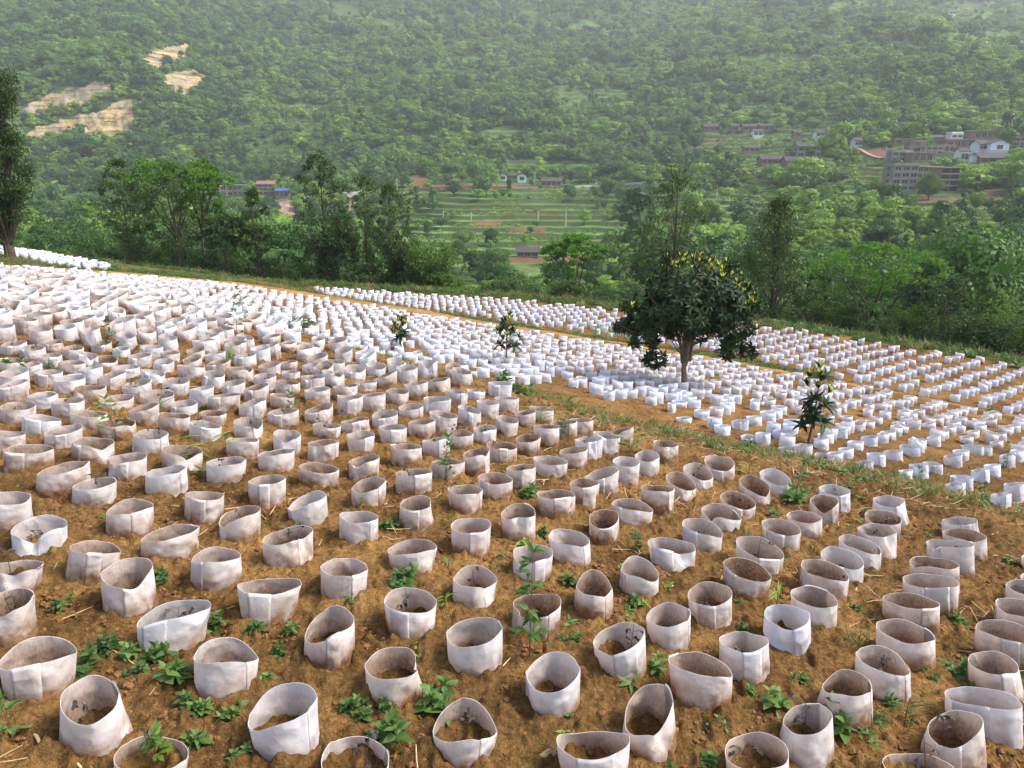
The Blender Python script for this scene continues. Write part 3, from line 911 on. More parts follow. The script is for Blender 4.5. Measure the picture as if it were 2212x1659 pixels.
def mound(X, Y):
    fi = (Y-MY0)/CELL; fj = (X-MX0)/CELL; ok = (fi > 0) & (fi < MAP.shape[0]-2) & (fj > 0) & (fj < MAP.shape[1]-2)
    fi = np.clip(fi, 0, MAP.shape[0]-2.01); fj = np.clip(fj, 0, MAP.shape[1]-2.01); i = fi.astype(int); j = fj.astype(int); a = fi-i; b = fj-j
    return ok*((MAP[i, j]*(1-b)+MAP[i, j+1]*b)*(1-a)+(MAP[i+1, j]*(1-b)+MAP[i+1, j+1]*b)*a)
ZMAX, ZMIN = build_ground()
GRID = None

# ------------------------------------------------------------ roads draped on the far slope
def ribbon(name, pts, width, mat, lift=.35):
    P = np.array([pick(x, y)[0] for x, y in pts]); s = np.r_[0, np.cumsum(np.linalg.norm(np.diff(P, axis=0), axis=1))]
    n = max(8, int(s[-1]/3)); q = np.linspace(0, s[-1], n); R = np.stack([np.interp(q, s, P[:, k]) for k in range(3)], -1)
    d = unit(np.gradient(R, axis=0)); sd = unit(np.stack([-d[:, 1], d[:, 0], 0*d[:, 0]], -1))
    V = []
    for o_ in (-.5, -.17, .17, .5):
        v = R+sd*width*o_; v[:, 2] = ground_z(v[:, 0], v[:, 1])+lift; V.append(v)
    z = np.max([v[:, 2] for v in V], 0)
    z = np.convolve(np.pad(z, 3, 'edge'), np.ones(7)/7, 'valid')+.15
    for v in V: v[:, 2] = z
    # a slab with real edges
    top = np.stack(V, 1); bot = top.copy(); bot[:, :, 2] -= 3.0
    A = Acc(); n4 = len(R); Vv = np.concatenate([top.reshape(-1, 3), bot.reshape(-1, 3)]); Q = []
    for i in range(n4-1):
        for k in range(3): Q.append((i*4+k, (i+1)*4+k, (i+1)*4+k+1, i*4+k+1))
        b = n4*4
        Q.append((i*4, b+i*4, b+(i+1)*4, (i+1)*4)); Q.append((i*4+3, (i+1)*4+3, b+(i+1)*4+3, b+i*4+3))
    return tag(link(name, npmesh(name, Vv, Q, None, [mat], smooth=False)), kind='structure'), R
M_ROAD = plain('pale_concrete', (.50, .49, .45), .9, .15, .3)
M_DIRT = plain('bare_dirt_road', (.34, .22, .14), .95, .3, .3)
ROADS = []
for nm, pts, wd, mt in (('concrete_road', [(0,472),(80,471),(160,471)], 5, M_ROAD),
    ('concrete_road', [(437,453),(500,447),(560,440),(623,433),(690,425),(760,419),(800,417)], 5, M_ROAD),
    ('concrete_road', [(1240,405),(1283,402),(1350,399),(1424,395)], 2.2, M_ROAD),
    ('dirt_road', [(1597,379),(1650,375),(1705,372),(1760,370),(1802,364)], 7, M_DIRT),
    ('dirt_road', [(830,414),(900,410),(1000,406),(1100,407),(1160,408)], 4, M_DIRT),
    ('dirt_path', [(1848,318),(1862,328),(1885,340),(1905,346)], 1.6, M_DIRT)):
    ob, R = ribbon(nm, pts, wd, mt); ROADS.append(R)

# ------------------------------------------------------------ wooded slopes (far-off mass)
L_DARK = leafmat('dark_evergreen_leaves', (.018, .052, .010), (.062, .150, .024), trans=.25)
L_MID = leafmat('mid_green_leaves', (.042, .098, .014), (.135, .250, .032), trans=.3)
L_LIGHT = leafmat('light_green_leaves', (.10, .185, .022), (.24, .38, .05), trans=.35)
L_YEL = leafmat('yellow_green_leaves', (.16, .26, .036), (.38, .50, .08), trans=.4)
def crown(nclump, nleaf, leaf, rx=.42, ry=.42, rz=.42, cz=.55, kind='round', seed=0):
    g = np.random.default_rng(seed); V = []; D = []; 
    for c in range(nclump):
        th = g.uniform(0, 2*math.pi); ph = math.acos(g.uniform(-.5, 1)); q = g.uniform(.45, .85)
        p = np.array([rx*math.sin(ph)*math.cos(th)*q, ry*math.sin(ph)*math.sin(th)*q, cz+rz*math.cos(ph)*q])
        if kind == 'cone':
            h = g.uniform(0, 1)**1.3; p = np.array([rx*(1-h)*math.cos(th)*g.uniform(.3, 1), ry*(1-h)*math.sin(th)*g.uniform(.3, 1), .12+h*.85])
        if kind == 'tall':
            h = g.uniform(0, 1); p = np.array([rx*math.cos(th)*g.uniform(0, .8), ry*math.sin(th)*g.uniform(0, .8), .3+h*.65])
        sr = g.uniform(.10, .26)*(1 if kind == 'round' else .6)
        n = g.normal(0, 1, (nleaf, 3)); n[:, 2] = np.abs(n[:, 2])*1.1-.25; n = unit(n)
        V.append(p+n*sr*np.array([1, 1, .7])*g.uniform(.75, 1.08, (nleaf, 1))); D.append(n)
    P = np.concatenate(V); Nn = np.concatenate(D)
    t = unit(np.cross(Nn, g.normal(0, 1, P.shape))); s = np.cross(Nn, t)
    tilt = g.normal(0, .45, (len(P), 1)); t = unit(t+Nn*tilt)
    L = leaf*g.uniform(.6, 1.4, (len(P), 1))
    v = np.stack([P-t*L, P+s*L*.6, P+t*L, P-s*L*.6], 1).reshape(-1, 3)
    return v, np.arange(len(v)).reshape(-1, 4)
def core(rx, ry, rz, cz, seed):
    V = []; Q = []; a = np.arange(8)*math.pi/4
    for i, ph in enumerate(np.linspace(.15, 2.8, 6)):
        V.append(np.c_[rx*math.sin(ph)*np.cos(a), ry*math.sin(ph)*np.sin(a), np.full(8, cz+rz*math.cos(ph))]*1.0)
    for i in range(5):
        for k in range(8): Q.append((i*8+k, i*8+(k+1) % 8, i*8+8+(k+1) % 8, i*8+8+k))
    return np.concatenate(V), np.array(Q)
def proto_collection(name, specs):
    col = bpy.data.collections.new(name)
    for i, (m, kw, cr) in enumerate(specs):
        A = Acc(); v, q = crown(seed=100+i, **kw); A.add(v, q)
        if cr: v, q = core(*cr, i); A.add(v, q)
        A.tube([(0, 0, -.2), (.01, 0, .5)], [.022, .012], 5, 1)
        me = A.mesh(f'{name}_{i:02d}', [m, M_BARK]); o = bpy.data.objects.new(f'{name}_{i:02d}', me); col.objects.link(o)
    return col
rd = dict(nclump=13, nleaf=58, leaf=.042); cr = (.24, .24, .24, .52)
WOOD = proto_collection('woodland_tree', [
 (L_DARK, rd, cr), (L_DARK, dict(rd, rx=.5, ry=.45, rz=.36), cr), (L_DARK, dict(rd, kind='cone', rx=.28, ry=.28, nclump=18, nleaf=42), (.1, .1, .3, .45)),
 (L_MID, rd, cr), (L_MID, dict(rd, rx=.52, ry=.46, rz=.34), cr), (L_MID, dict(rd, rx=.36, ry=.4, rz=.46), cr),
 (L_LIGHT, rd, cr), (L_LIGHT, dict(rd, rx=.5, ry=.5, rz=.28, cz=.6), (.3, .3, .14, .55)), (L_MID, dict(rd, kind='tall', rx=.22, ry=.22, nclump=14), None),
 (L_YEL, dict(rd, kind='tall', rx=.4, ry=.4, leaf=.05), (.2, .2, .2, .45))])
L_MIDN = leafmat('near_wood_leaves', (.026, .066, .012), (.088, .185, .028), trans=.3)
rn = dict(nclump=16, nleaf=210, leaf=.021); cn = (.2, .2, .2, .5)
WOODN = proto_collection('near_wood_tree', [
 (L_DARK, rn, cn), (L_DARK, dict(rn, rx=.5, ry=.45, rz=.36), cn), (L_DARK, dict(rn, kind='cone', rx=.28, ry=.28, nclump=22), None),
 (L_MIDN, rn, cn), (L_MIDN, dict(rn, rx=.52, ry=.46, rz=.34), cn), (L_MIDN, dict(rn, rx=.36, ry=.4, rz=.46), cn),
 (L_DARK, dict(rn, rx=.4), cn), (L_MIDN, dict(rn, rx=.5, ry=.5, rz=.28, cz=.6), None), (L_DARK, dict(rn, kind='tall', rx=.22, ry=.22), None),
 (L_MIDN, dict(rn, kind='tall', rx=.4, ry=.4), None)])
BUSH = proto_collection('crop_bush', [
 (L_LIGHT, dict(nclump=5, nleaf=12, leaf=.12, rx=.5, ry=.5, rz=.3, cz=.35), None), (L_MID, dict(nclump=5, nleaf=12, leaf=.12, rx=.5, ry=.5, rz=.3, cz=.35), None),
 (L_YEL, dict(nclump=5, nleaf=12, leaf=.13, rx=.4, ry=.4, rz=.4, cz=.4), None)])
def scatter(name, P, idx, rot, scl, col, label=None, kind='stuff'):
    me = bpy.data.meshes.new(name); me.vertices.add(len(P)); me.vertices.foreach_set('co', np.asarray(P, np.float32).ravel())
    a = me.attributes.new('idx', 'INT', 'POINT'); a.data.foreach_set('value', np.asarray(idx, np.int32))
    a = me.attributes.new('rot', 'FLOAT_VECTOR', 'POINT'); a.data.foreach_set('vector', np.asarray(rot, np.float32).ravel())
    a = me.attributes.new('scl', 'FLOAT_VECTOR', 'POINT'); a.data.foreach_set('vector', np.asarray(scl, np.float32).ravel())
    o = link(name, me); tag(o, label, None, None, kind)
    g = bpy.data.node_groups.new(name+'_scatter', 'GeometryNodeTree')
    g.interface.new_socket('Geometry', in_out='INPUT', socket_type='NodeSocketGeometry')
    g.interface.new_socket('Geometry', in_out='OUTPUT', socket_type='NodeSocketGeometry')
    i = g.nodes.new('NodeGroupInput'); u = g.nodes.new('NodeGroupOutput'); p = g.nodes.new('GeometryNodeInstanceOnPoints')
    ci = g.nodes.new('GeometryNodeCollectionInfo'); ci.inputs['Collection'].default_value = col
    ci.inputs['Separate Children'].default_value = True; ci.inputs['Reset Children'].default_value = True
    p.inputs['Pick Instance'].default_value = True
    g.links.new(i.outputs[0], p.inputs['Points']); g.links.new(ci.outputs[0], p.inputs['Instance'])
    for nm, ty, sk in (('idx', 'INT', 'Instance Index'), ('rot', 'FLOAT_VECTOR', 'Rotation'), ('scl', 'FLOAT_VECTOR', 'Scale')):
        a = g.nodes.new('GeometryNodeInputNamedAttribute'); a.data_type = ty; a.inputs['Name'].default_value = nm
        src = a.outputs['Attribute']
        if nm == 'rot':
            e = g.nodes.new('FunctionNodeEulerToRotation'); g.links.new(src, e.inputs[0]); src = e.outputs[0]
        g.links.new(src, p.inputs[sk])
    g.links.new(p.outputs[0], u.inputs[0])
    mod = o.modifiers.new('scatter', 'NODES'); mod.node_group = g
    return o
# ------------------------------------------------------------ buildings (placed first: the woods keep clear of them)
M_BRICK = plain('red_brown_brick', (.27, .165, .12), .9, .2, 1.5)
M_GREYB = plain('grey_block_wall', (.24, .22, .205), .9, .2, 1.2)
M_TAN = plain('tan_plaster', (.50, .38, .27), .9, .15, 1)
M_WHITE = plain('white_plaster', (.72, .74, .76), .85, .08, .6)
M_PALE = plain('pale_blue_plaster', (.62, .70, .84), .85, .06, .6)
M_ROOF = plain('dark_tile_roof', (.065, .058, .055), .9, .35, 2)
M_CONC = plain('concrete_slab', (.38, .35, .32), .9, .2, 1)
M_REDR = plain('faded_red_roof', (.24, .12, .10), .85, .2, 1)
M_BLUER = plain('blue_sheet_roof', (.05, .12, .26), .6, .1, 1)
M_DARK_PANE, _n, _b, _o = newmat('dark_window_glass_and_bay_shade'); _b.inputs['Base Color'].default_value = (.035, .04, .045, 1); _b.inputs['Roughness'].default_value = .25
M_MUD = plain('mud_wall', (.24, .155, .10), .95, .2, 1)
BSPOT = []
def building(x0, x1, yt, ybm, wall, roof, floors, cols, style, label, cat='house', depth=None, rot=0., frame=None, name='village_house'):
    """x0..x1, yt..ybm: where the front wall shows in the photo grid"""
    xc = (x0+x1)/2; P, Z = pick(xc, ybm); k = Z/F; wd = (x1-x0)*k; ht = (ybm-yt)*k*1.03; dp = depth or max(5., min(9., wd*.7))
    BSPOT.append((P[0], P[1]+dp/2, max(wd, dp)*.62+1.5, x0, x1, yt-6, ybm))
    o = empty(name, (P[0], P[1], P[2])); o.rotation_euler = (0, 0, rot); tag(o, label, cat)
    A = Acc(); bs = -5.0; t = .25
    A.box(-wd/2, wd/2, 0, dp, bs, ht)
    if style == 'gable_x':         # gable end faces the viewer
        rh = wd*.2
        v = np.array([(-wd/2, 0, ht), (wd/2, 0, ht), (0, 0, ht+rh), (-wd/2, dp, ht), (wd/2, dp, ht), (0, dp, ht+rh)])
        A.add(v, [(0, 1, 2, 2), (4, 3, 5, 5)]) if False else None
        me0 = npmesh('wall', np.concatenate(A.V+[v]), np.concatenate(A.Q), np.array([(0, 1, 2), (4, 3, 5)])+A.n, [wall], smooth=False)
    else:
        me0 = A.mesh('wall', [wall])
    link('wall', me0, o)
    R = Acc(); ov = .5
    if style == 'gable_x':
        rh = wd*.2; e = ov*.4
        for s in (-1, 1):
            v = np.array([(0, -ov, ht+rh+.03), (s*(wd/2+ov), -ov, ht-e), (s*(wd/2+ov), dp+ov, ht-e), (0, dp+ov, ht+rh+.03)]); v2 = v.copy(); v2[:, 2] += .22
            R.add(np.r_[v, v2], [(0, 1, 2, 3), (7, 6, 5, 4), (0, 4, 5, 1), (1, 5, 6, 2), (2, 6, 7, 3)])
    elif style == 'gable':
        rh = dp*.22; e = ov*.4
        for s in (0, 1):
            ye = -ov if s == 0 else dp+ov
            v = np.array([(-wd/2-ov, ye, ht-e), (wd/2+ov, ye, ht-e), (wd/2+ov, dp/2, ht+rh), (-wd/2-ov, dp/2, ht+rh)]); v2 = v.copy(); v2[:, 2] += .22
            R.add(np.r_[v, v2], [(0, 1, 2, 3), (7, 6, 5, 4), (0, 4, 5, 1), (1, 5, 6, 2), (3, 7, 4, 0)])
        for s in (-1, 1):      # gable wall infill
            R.add(np.array([(s*wd/2, 0, ht), (s*wd/2, dp, ht), (s*wd/2, dp/2, ht+rh), (s*wd/2-.01*s, dp/2, ht+rh)]), [(0, 1, 2, 3)], 1)
    elif style == 'parapet':
        R.box(-wd/2-.25, wd/2+.25, -.25, dp+.25, ht+.003, ht+.25)
        for a in ((-wd/2, wd/2, .0, .2), (-wd/2, wd/2, dp-.2, dp), (-wd/2, -wd/2+.2, .2, dp-.2), (wd/2-.2, wd/2, .2, dp-.2)): R.box(*a, ht+.25, ht+.95, 1)
    elif style == 'flat':
        R.box(-wd/2-.45, wd/2+.45, -.6, dp+.3, ht+.003, ht+.28)
    link('roof', R.mesh('roof', [roof, wall]), o)
    fh = ht/floors
    for f in range(1, floors):                                   # floor slabs show as bands on the front
        B = Acc(); B.box(-wd/2-.12, wd/2+.12, -.14, -.003, f*fh-.14, f*fh+.14); link('floor_band', B.mesh('floor_band', [M_CONC]), o)
    if cols:
        cw = wd/cols
        for f in range(floors):
            for c in range(cols):
                xx = -wd/2+(c+.5)*cw; ww = min(cw*(.36 if frame != 'open' else .44), 1.1 if frame != 'open' else 9); wz0 = f*fh+fh*.28; wz1 = f*fh+fh*.78
                if frame == 'open': wz0, wz1 = f*fh+fh*.18, f*fh+fh*.88  # open bays hold no glass: a dark pane paints the shade inside
                W_ = Acc(); W_.box(xx-ww, xx+ww, -.05, -.003, wz0, wz1, 0)
                wo = link('window', W_.mesh('window', [M_DARK_PANE]), o)
                if frame != 'open':
                    Fr = Acc()
                    for a in ((xx-ww-.12, xx-ww), (xx+ww, xx+ww+.12), (xx-.05, xx+.05)): Fr.box(*a, -.1, -.004, wz0, wz1)
                    Fr.box(xx-ww-.12, xx+ww+.12, -.14, -.004, wz0-.15, wz0)
                    link('frame', Fr.mesh('frame', [M_CONC if wall is not M_WHITE else M_GREYB]), wo)
    # side wall windows
    if wd > 6 and floors > 1:
        for f in range(floors):
            W_ = Acc(); s = 1 if xc < 1106 else -1
            W_.box(s*wd/2+(.003 if s > 0 else -.05), s*wd/2+(.05 if s > 0 else -.003), dp*.35, dp*.6, f*fh+fh*.3, f*fh+fh*.75)
            link('window', W_.mesh('window', [M_DARK_PANE]), o)
    return o
building(1925,1978,361,414,M_GREYB,M_CONC,4,3,'parapet','grey four-storey block with ledges at the lower left end of the village','apartment block',8,name='apartment_block')
building(2028,2067,366,414,M_BRICK,M_CONC,4,2,'flat','unfinished brick block with wide open dark bays on the right of the big village tree','apartment block',8,frame='open',name='unfinished_block')
building(1978,2026,363,400,M_BRICK,M_CONC,3,4,'flat','middle brick wing half hidden behind the big round village tree','apartment block',8,name='apartment_block')
building(1926,1968,330,350,M_GREYB,M_CONC,2,3,'parapet','grey low block with pale window strip beside the red brick block',name='block_house')
building(1970,2014,332,352,M_BRICK,M_CONC,1,3,'flat','orange brick block with three dark windows above the grey terrace block',name='brick_house')
building(1964,1997,307,330,M_BRICK,M_CONC,2,1,'flat','tall plain brick house wall with few windows behind the village front row',name='brick_house')
building(1932,1970,302,314,M_BRICK,M_CONC,1,2,'flat','long low brick shed uphill at the left side of the village',name='brick_shed',cat='shed')
building(1999,2036,318,334,M_TAN,M_CONC,2,3,'flat','cream and orange trimmed house with big windows in mid village',name='plaster_house')
building(2038,2062,315,330,M_TAN,M_CONC,1,2,'flat','small tan house right of the cream house with orange trim',name='plaster_house')
building(2054,2078,291,308,M_WHITE,M_CONC,2,2,'parapet','white two-storey house with tank on the roof at village top',name='white_house')
building(2104,2158,284,303,M_BRICK,M_CONC,1,4,'flat','long brick top storey with four windows behind the white gabled house',name='brick_house')
building(2044,2104,303,322,M_BRICK,M_CONC,1,4,'flat','brick row house between the white roof-tank house and white gabled house',name='brick_house')
building(2136,2176,312,342,M_PALE,M_ROOF,2,1,'gable_x','bright pale blue gable end of the big white house','house',7,name='gabled_house')
building(2113,2135,313,340,M_WHITE,M_ROOF,2,3,'gable','white side wing with six windows joined to the pale blue gable','house',7,name='gabled_house')
building(2074,2090,328,350,M_WHITE,M_ROOF,1,2,'gable','small white shed with two dark windows under a flat dark roof',name='white_shed',cat='shed')
building(2093,2116,337,351,M_WHITE,M_CONC,1,0,'flat','low plain white wall block below the pale blue gabled house',name='white_shed',cat='shed')
building(2118,2186,342,353,M_MUD,M_ROOF,1,4,'gable','long low brown shed under the white gabled house',name='mud_shed',cat='shed')
building(2188,2216,298,316,M_TAN,M_CONC,2,2,'flat','pale tan house cut by the right edge of the photo',name='plaster_house')
building(1846,1862,304,317,M_WHITE,M_ROOF,1,2,'gable','tiny white hut on the knoll left of the village',name='white_hut',cat='hut')
building(2012,2040,298,307,M_GREYB,M_ROOF,1,2,'gable','low grey house under dark roof at the back of the village',name='stone_house')
building(1723,1775,318,340,M_GREYB,M_ROOF,2,4,'gable','grey two-storey house with dark roof standing alone in the hamlet',name='stone_house')
building(1703,1722,329,342,M_MUD,M_CONC,1,1,'flat','brown annex at the left foot of the lone grey house',name='mud_shed',cat='shed')
building(1645,1692,345,356,M_MUD,M_ROOF,1,4,'gable','long brown mud house left of the twin below the grey house',name='mud_house')
building(1699,1757,349,361,M_MUD,M_ROOF,1,4,'gable','long mud walled house directly above the bare dirt road',name='mud_house')
building(1608,1640,320,330,M_MUD,M_ROOF,1,3,'gable','lone dark roofed mud house between hamlet terraces and trees',name='mud_house')
building(1521,1554,274,284,M_MUD,M_ROOF,1,3,'gable','leftmost dark roofed farmhouse in the upper hamlet row',name='farmhouse')
building(1580,1595,273,284,M_MUD,M_ROOF,1,1,'gable','smallest brown hut in the upper hamlet row',name='farm_hut',cat='hut')
building(1606,1640,274,284,M_MUD,M_ROOF,1,3,'gable','dark roofed farmhouse right of the small brown hut, upper row',name='farmhouse')
building(1628,1648,284,294,M_WHITE,M_ROOF,1,2,'gable','white fronted farmhouse just below the upper hamlet row',name='farmhouse')
building(1642,1670,273,283,M_MUD,M_ROOF,1,3,'gable','rightmost long roofed farmhouse of the upper hamlet row',name='farmhouse')
building(1716,1732,287,296,M_MUD,M_ROOF,1,1,'gable','small brown hut alone on the terraces above the grey house',name='farm_hut',cat='hut')
building(1763,1780,287,296,M_WHITE,M_ROOF,1,2,'gable','small pale hut right of the brown hut on the terraces',name='farm_hut',cat='hut')
building(1078,1094,379,390,M_WHITE,M_ROOF,1,1,'gable_x','left white gable of the farm above the road cut',name='farmhouse')
building(1095,1117,380,389,M_MUD,M_ROOF,1,2,'gable','low dark roofed link between two white gables above the road cut',name='farmhouse')
building(1118,1137,380,392,M_WHITE,M_ROOF,1,1,'gable_x','right white gable of the farm above the road cut',name='farmhouse')
building(1170,1212,392,404,M_BRICK,M_ROOF,1,4,'gable','brick roadside house with white door wall right of the farm',name='roadside_house')
building(1117,1163,545,556,M_MUD,M_ROOF,1,3,'gable','dark long roofed house low among the valley terraces',name='valley_house')
building(1345,1384,554,568,M_WHITE,M_ROOF,1,2,'gable','white walled dark roofed house half hidden left of the big tree',name='valley_house')
building(452,476,404,424,M_MUD,M_CONC,2,2,'flat','leftmost brown house of the roadside row at left valley',name='roadside_house')
building(478,504,403,424,M_TAN,M_CONC,2,2,'flat','tan two-storey house in the roadside row behind the umbrella tree',name='roadside_house')
building(505,534,402,424,M_BRICK,M_CONC,2,3,'flat','brick house at the right of the roadside row of three',name='roadside_house')
building(556,593,399,421,M_BRICK,M_REDR,3,3,'gable','three-storey brick house with faded red roof by the left road',name='roadside_house')
building(596,623,413,428,M_MUD,M_BLUER,1,3,'gable','open brown shed with bright blue sheet roof by the left road',name='roadside_shed',cat='shed')
building(192,243,455,480,M_BRICK,M_ROOF,2,3,'flat','brown block of houses seen between left trees, left of centre valley',name='roadside_house')
building(125,150,466,473,M_MUD,M_ROOF,1,2,'gable','small dark hut beside the far left road',name='roadside_hut',cat='hut')
building(2040,2064,22,34,M_WHITE,M_ROOF,1,4,'gable','small white farmhouse high up in the haze at top right',name='white_farmhouse')

M_POLE = plain('concrete_pole', (.42, .40, .37), .9, .1, 2)
for (x, yt, ybm, lab) in ((958,477-22,478,'thin pole on the terraces left of centre'),(1018,476-18,478,'second thin pole on the central terraces'),(1162,455,478,'pole on the mid terraces right of the others'),(1222,452,487,'tall pole standing on the lower right terraces'),(1155,372,396,'tall pale pole right of the white gabled farm'),(1020,388,410,'pale pole left of the farm above the road cut'),(858,385,410,'pole beside the dirt bank left of the road cut'),(1288,388,408,'pole at the start of the pale road, right of centre'),(1543,354,376,'lone pole in the dark wood left of the hamlet road'),(1548,408,426,'pole below the dark wood left of the hamlet'),(1906,326,345,'left pole of the pair at the village entrance'),(1912,318,345,'right taller pole of the pair at the village entrance'),(540,384,400,'pole behind the left roadside houses'),(2182,290,305,'pole behind the white gabled house')):
    P, Z = pick(x, ybm); h = (ybm-yt)*Z/F
    o = empty('utility_pole', P); tag(o, lab, 'utility pole', 'utility poles in the valley')
    A = Acc(); A.tube([(0, 0, -1), (0, 0, h)], [.26, .18], 6); link('pole', A.mesh('pole', [M_POLE]), o)
    A = Acc(); A.box(-.8, .8, -.08, .08, h-.8, h-.6); link('crossarm', A.mesh('crossarm', [M_POLE]), o)

# ------------------------------------------------------------ woods of the slopes
def woods():
    g = np.random.default_rng(5)
    out = []
    # density in rings: small spacing near, wider far
    for (r0, r1, sp, h0, h1) in ((58, 130, 3.2, 3.5, 7.0), (130, 260, 4.0, 4, 8), (260, 520, 4.8, 4.5, 9), (520, 900, 6.2, 5, 10.5), (900, 1500, 9.5, 8, 13), (1500, 2350, 18, 12, 18)):
        u = .80 if r1 < 1000 else .78
        A = u*(r1**2-r0**2); n = int(A/sp**2)
        y = np.sqrt(g.uniform(r0**2, r1**2, n)); x = y*g.uniform(-u, u, n)
        out.append(np.c_[x, y, g.uniform(h0, h1, n)])
    P = np.concatenate(out); x, y, h = P.T
    z = ground_z(x, y); t, s, l, k = cover(x, y, z)
    Dx, Dy, _ = proj(x, y, z)
    dens = fbm(x/38., y/38., 3, 111)
    keep = (y-yb(F3, x) > 14) & (s < .3) & (l < .3) & (k < .5) & (g.uniform(0, 1, len(x)) < np.clip(.95+dens*.5, .55, 1))
    terr_keep = (t < .25) | (g.uniform(0, 1, len(x)) < .05)
    t2 = ell(Dx, Dy, TERR2, .5*fbm(x/22., y/22., 3, 31)); terr_keep = (t < .25) | (g.uniform(0, 1, len(x)) < np.where(ell(Dx, Dy, TERR, 0*x) < .1, .24, .05))
    keep &= terr_keep
    for bx, by, br, x0, x1, y0, y1 in BSPOT:
        keep &= np.hypot(x-bx, y-by) > br
        top = Dy-h*F/np.maximum(y, 1)                                     # trees in front that would hide the house
        keep &= ~((Dx > x0-3) & (Dx < x1+3) & (y < by) & (y > by-70) & (top < y1-2))
    for R in ROADS:
        for q in R[::3]: keep &= ~((np.abs(x-q[0]) < 6) & (y > q[1]-16) & (y < q[1]+4))
    keep &= ~((Dx > 850) & (Dx < 1420) & (y < 140) & (Dy-h*F/np.maximum(y, 1) < 598))
    keep &= ~((Dx < 850) & (y < 150) & (Dy-h*F/np.maximum(y, 1) < 478+25*fbm(x/9., y/9., 2, 151)))
    # thinner, so that open terraces and rock faces show above the trees below them
    tp = Dy-h*.75*F/np.maximum(y, 1); tt = ell(Dx, tp, TERR, 0*x); keep &= ~((tt > .3) & (y > 100) & (g.uniform(0, 1, len(x)) < .72))
    for Pq in ROCKS: keep &= ~(inpoly(Dx, tp, Pq) & (y > 300) & (g.uniform(0, 1, len(x)) < .8))
    x, y, z, h, Dx, Dy, dens, t = (a[keep] for a in (x, y, z, h, Dx, Dy, dens, t))
    br = ell(Dx, Dy, [(1010,440,70,12),(970,362,48,8),(1255,415,38,13),(1270,380,26,10),(1180,440,60,10),(600,300,110,45),(700,240,90,40),(960,105,60,12),(1900,400,60,30),(1760,430,90,40),(1700,150,200,60),(1500,60,160,40),(560,235,60,20),(1900,560,200,70)], .35*fbm(x/18., y/18., 2, 113))
    v = g.uniform(0, 1, len(x))*.6+.45*(.5+1.1*fbm(x/55., y/55., 3, 115))+.42*br
    idx = np.select([v < .28, v < .36, v < .42, v < .52, v < .60, v < .68, v < .78, v < .86, v < .92], [0, 1, 2, 3, 4, 5, 6, 7, 8], 9)
    idx = np.where((v >= .86) & (br < .3) & (g.uniform(0, 1, len(x)) < .7), 6, idx)
    h = h*np.exp(g.normal(-.08, .28, len(x)))*np.where(idx == 2, 1.15, 1)*np.where(idx == 9, .7, 1)
    rot = np.c_[g.normal(0, .05, len(x)), g.normal(0, .05, len(x)), g.uniform(0, 6.28, len(x))]
    sx = h*g.uniform(.8, 1.25, len(x))
    print('WOODS', len(x))
    S_ = np.c_[sx, sx*g.uniform(.85, 1.15, len(x)), h]; P_ = np.c_[x, y, z-h*.12]; m = y > 150
    scatter('woodland', P_[m], idx[m], rot[m], S_[m], WOOD, 'green wood covering the far valley slopes')
    scatter('near_woodland', P_[~m], idx[~m], rot[~m], S_[~m], WOODN, 'green wood on the slope just below the field')
    # scrub between the trees
    n = 75000; y2 = np.sqrt(g.uniform(120**2, 950**2, n)); x2 = y2*g.uniform(-.78, .78, n); z2 = ground_z(x2, y2)
    t, s, l, k = cover(x2, y2, z2); kp = (s < .3) & (l < .35) & (k < .5) & ((t < .3) | (g.uniform(0, 1, n) < .03)) & (fbm(x2/20., y2/20., 3, 161) > -.35)
    for bx, by, b_, *_ in BSPOT: kp &= np.hypot(x2-bx, y2-by) > b_+1
    for R in ROADS:
        for q in R[::3]: kp &= ~((np.abs(x2-q[0]) < 5) & (y2 > q[1]-8) & (y2 < q[1]+3))
    D2x, D2y, _ = proj(x2, y2, z2); kp &= ~((ell(D2x, D2y-3*F/y2, TERR, 0*x2) > .3) & (t < .3) & (g.uniform(0, 1, n) < .7))
    for bx, by, b_, x0, x1, y0, y1 in BSPOT: kp &= ~((D2x > x0-2) & (D2x < x1+2) & (y2 < by) & (y2 > by-28))
    x2, y2, z2 = x2[kp], y2[kp], z2[kp]; n = len(x2); h2 = np.exp(g.normal(.75, .35, n))*(1+y2/900.); v2 = g.uniform(0, 1, n)+.8*fbm(x2/40., y2/40., 2, 163)
    i2 = np.select([v2 < .2, v2 < .55, v2 < .85], [1, 4, 6], 9); print('SCRUB', n)
    scatter('hillside_scrub', np.c_[x2, y2, z2-h2*.15], i2, np.c_[g.normal(0, .1, n), g.normal(0, .1, n), g.uniform(0, 6.28, n)], np.c_[h2*1.5, h2*1.2, h2], WOOD, 'low scrub between the trees of the far slopes')
    # crop bushes on terraces
    n = 60000; y = np.sqrt(g.uniform(90**2, 620**2, n)); x = y*g.uniform(-.7, .72, n); z = ground_z(x, y)
    t, s, l, k = cover(x, y, z); zz, fr = stepped(x, y, z, t)
    kp = (t > .5) & (s < .3) & (fr < .72) & (fbm(x/16., y/16., 2, 121) > .05)
    for bx, by, b_, *_ in BSPOT: kp &= np.hypot(x-bx, y-by) > b_
    x, y, zz = x[kp], y[kp], zz[kp]; n = len(x); sc = g.uniform(.5, 1.3, n)*(1+y/900.)
    idx = np.where(fbm(x/25., y/25., 2, 123) > .1, 2, np.where(g.uniform(0, 1, n) < .6, 0, 1))
    idx = np.where((idx == 2) & (g.uniform(0, 1, n) < .6), 0, idx)
    print('CROPS', n)
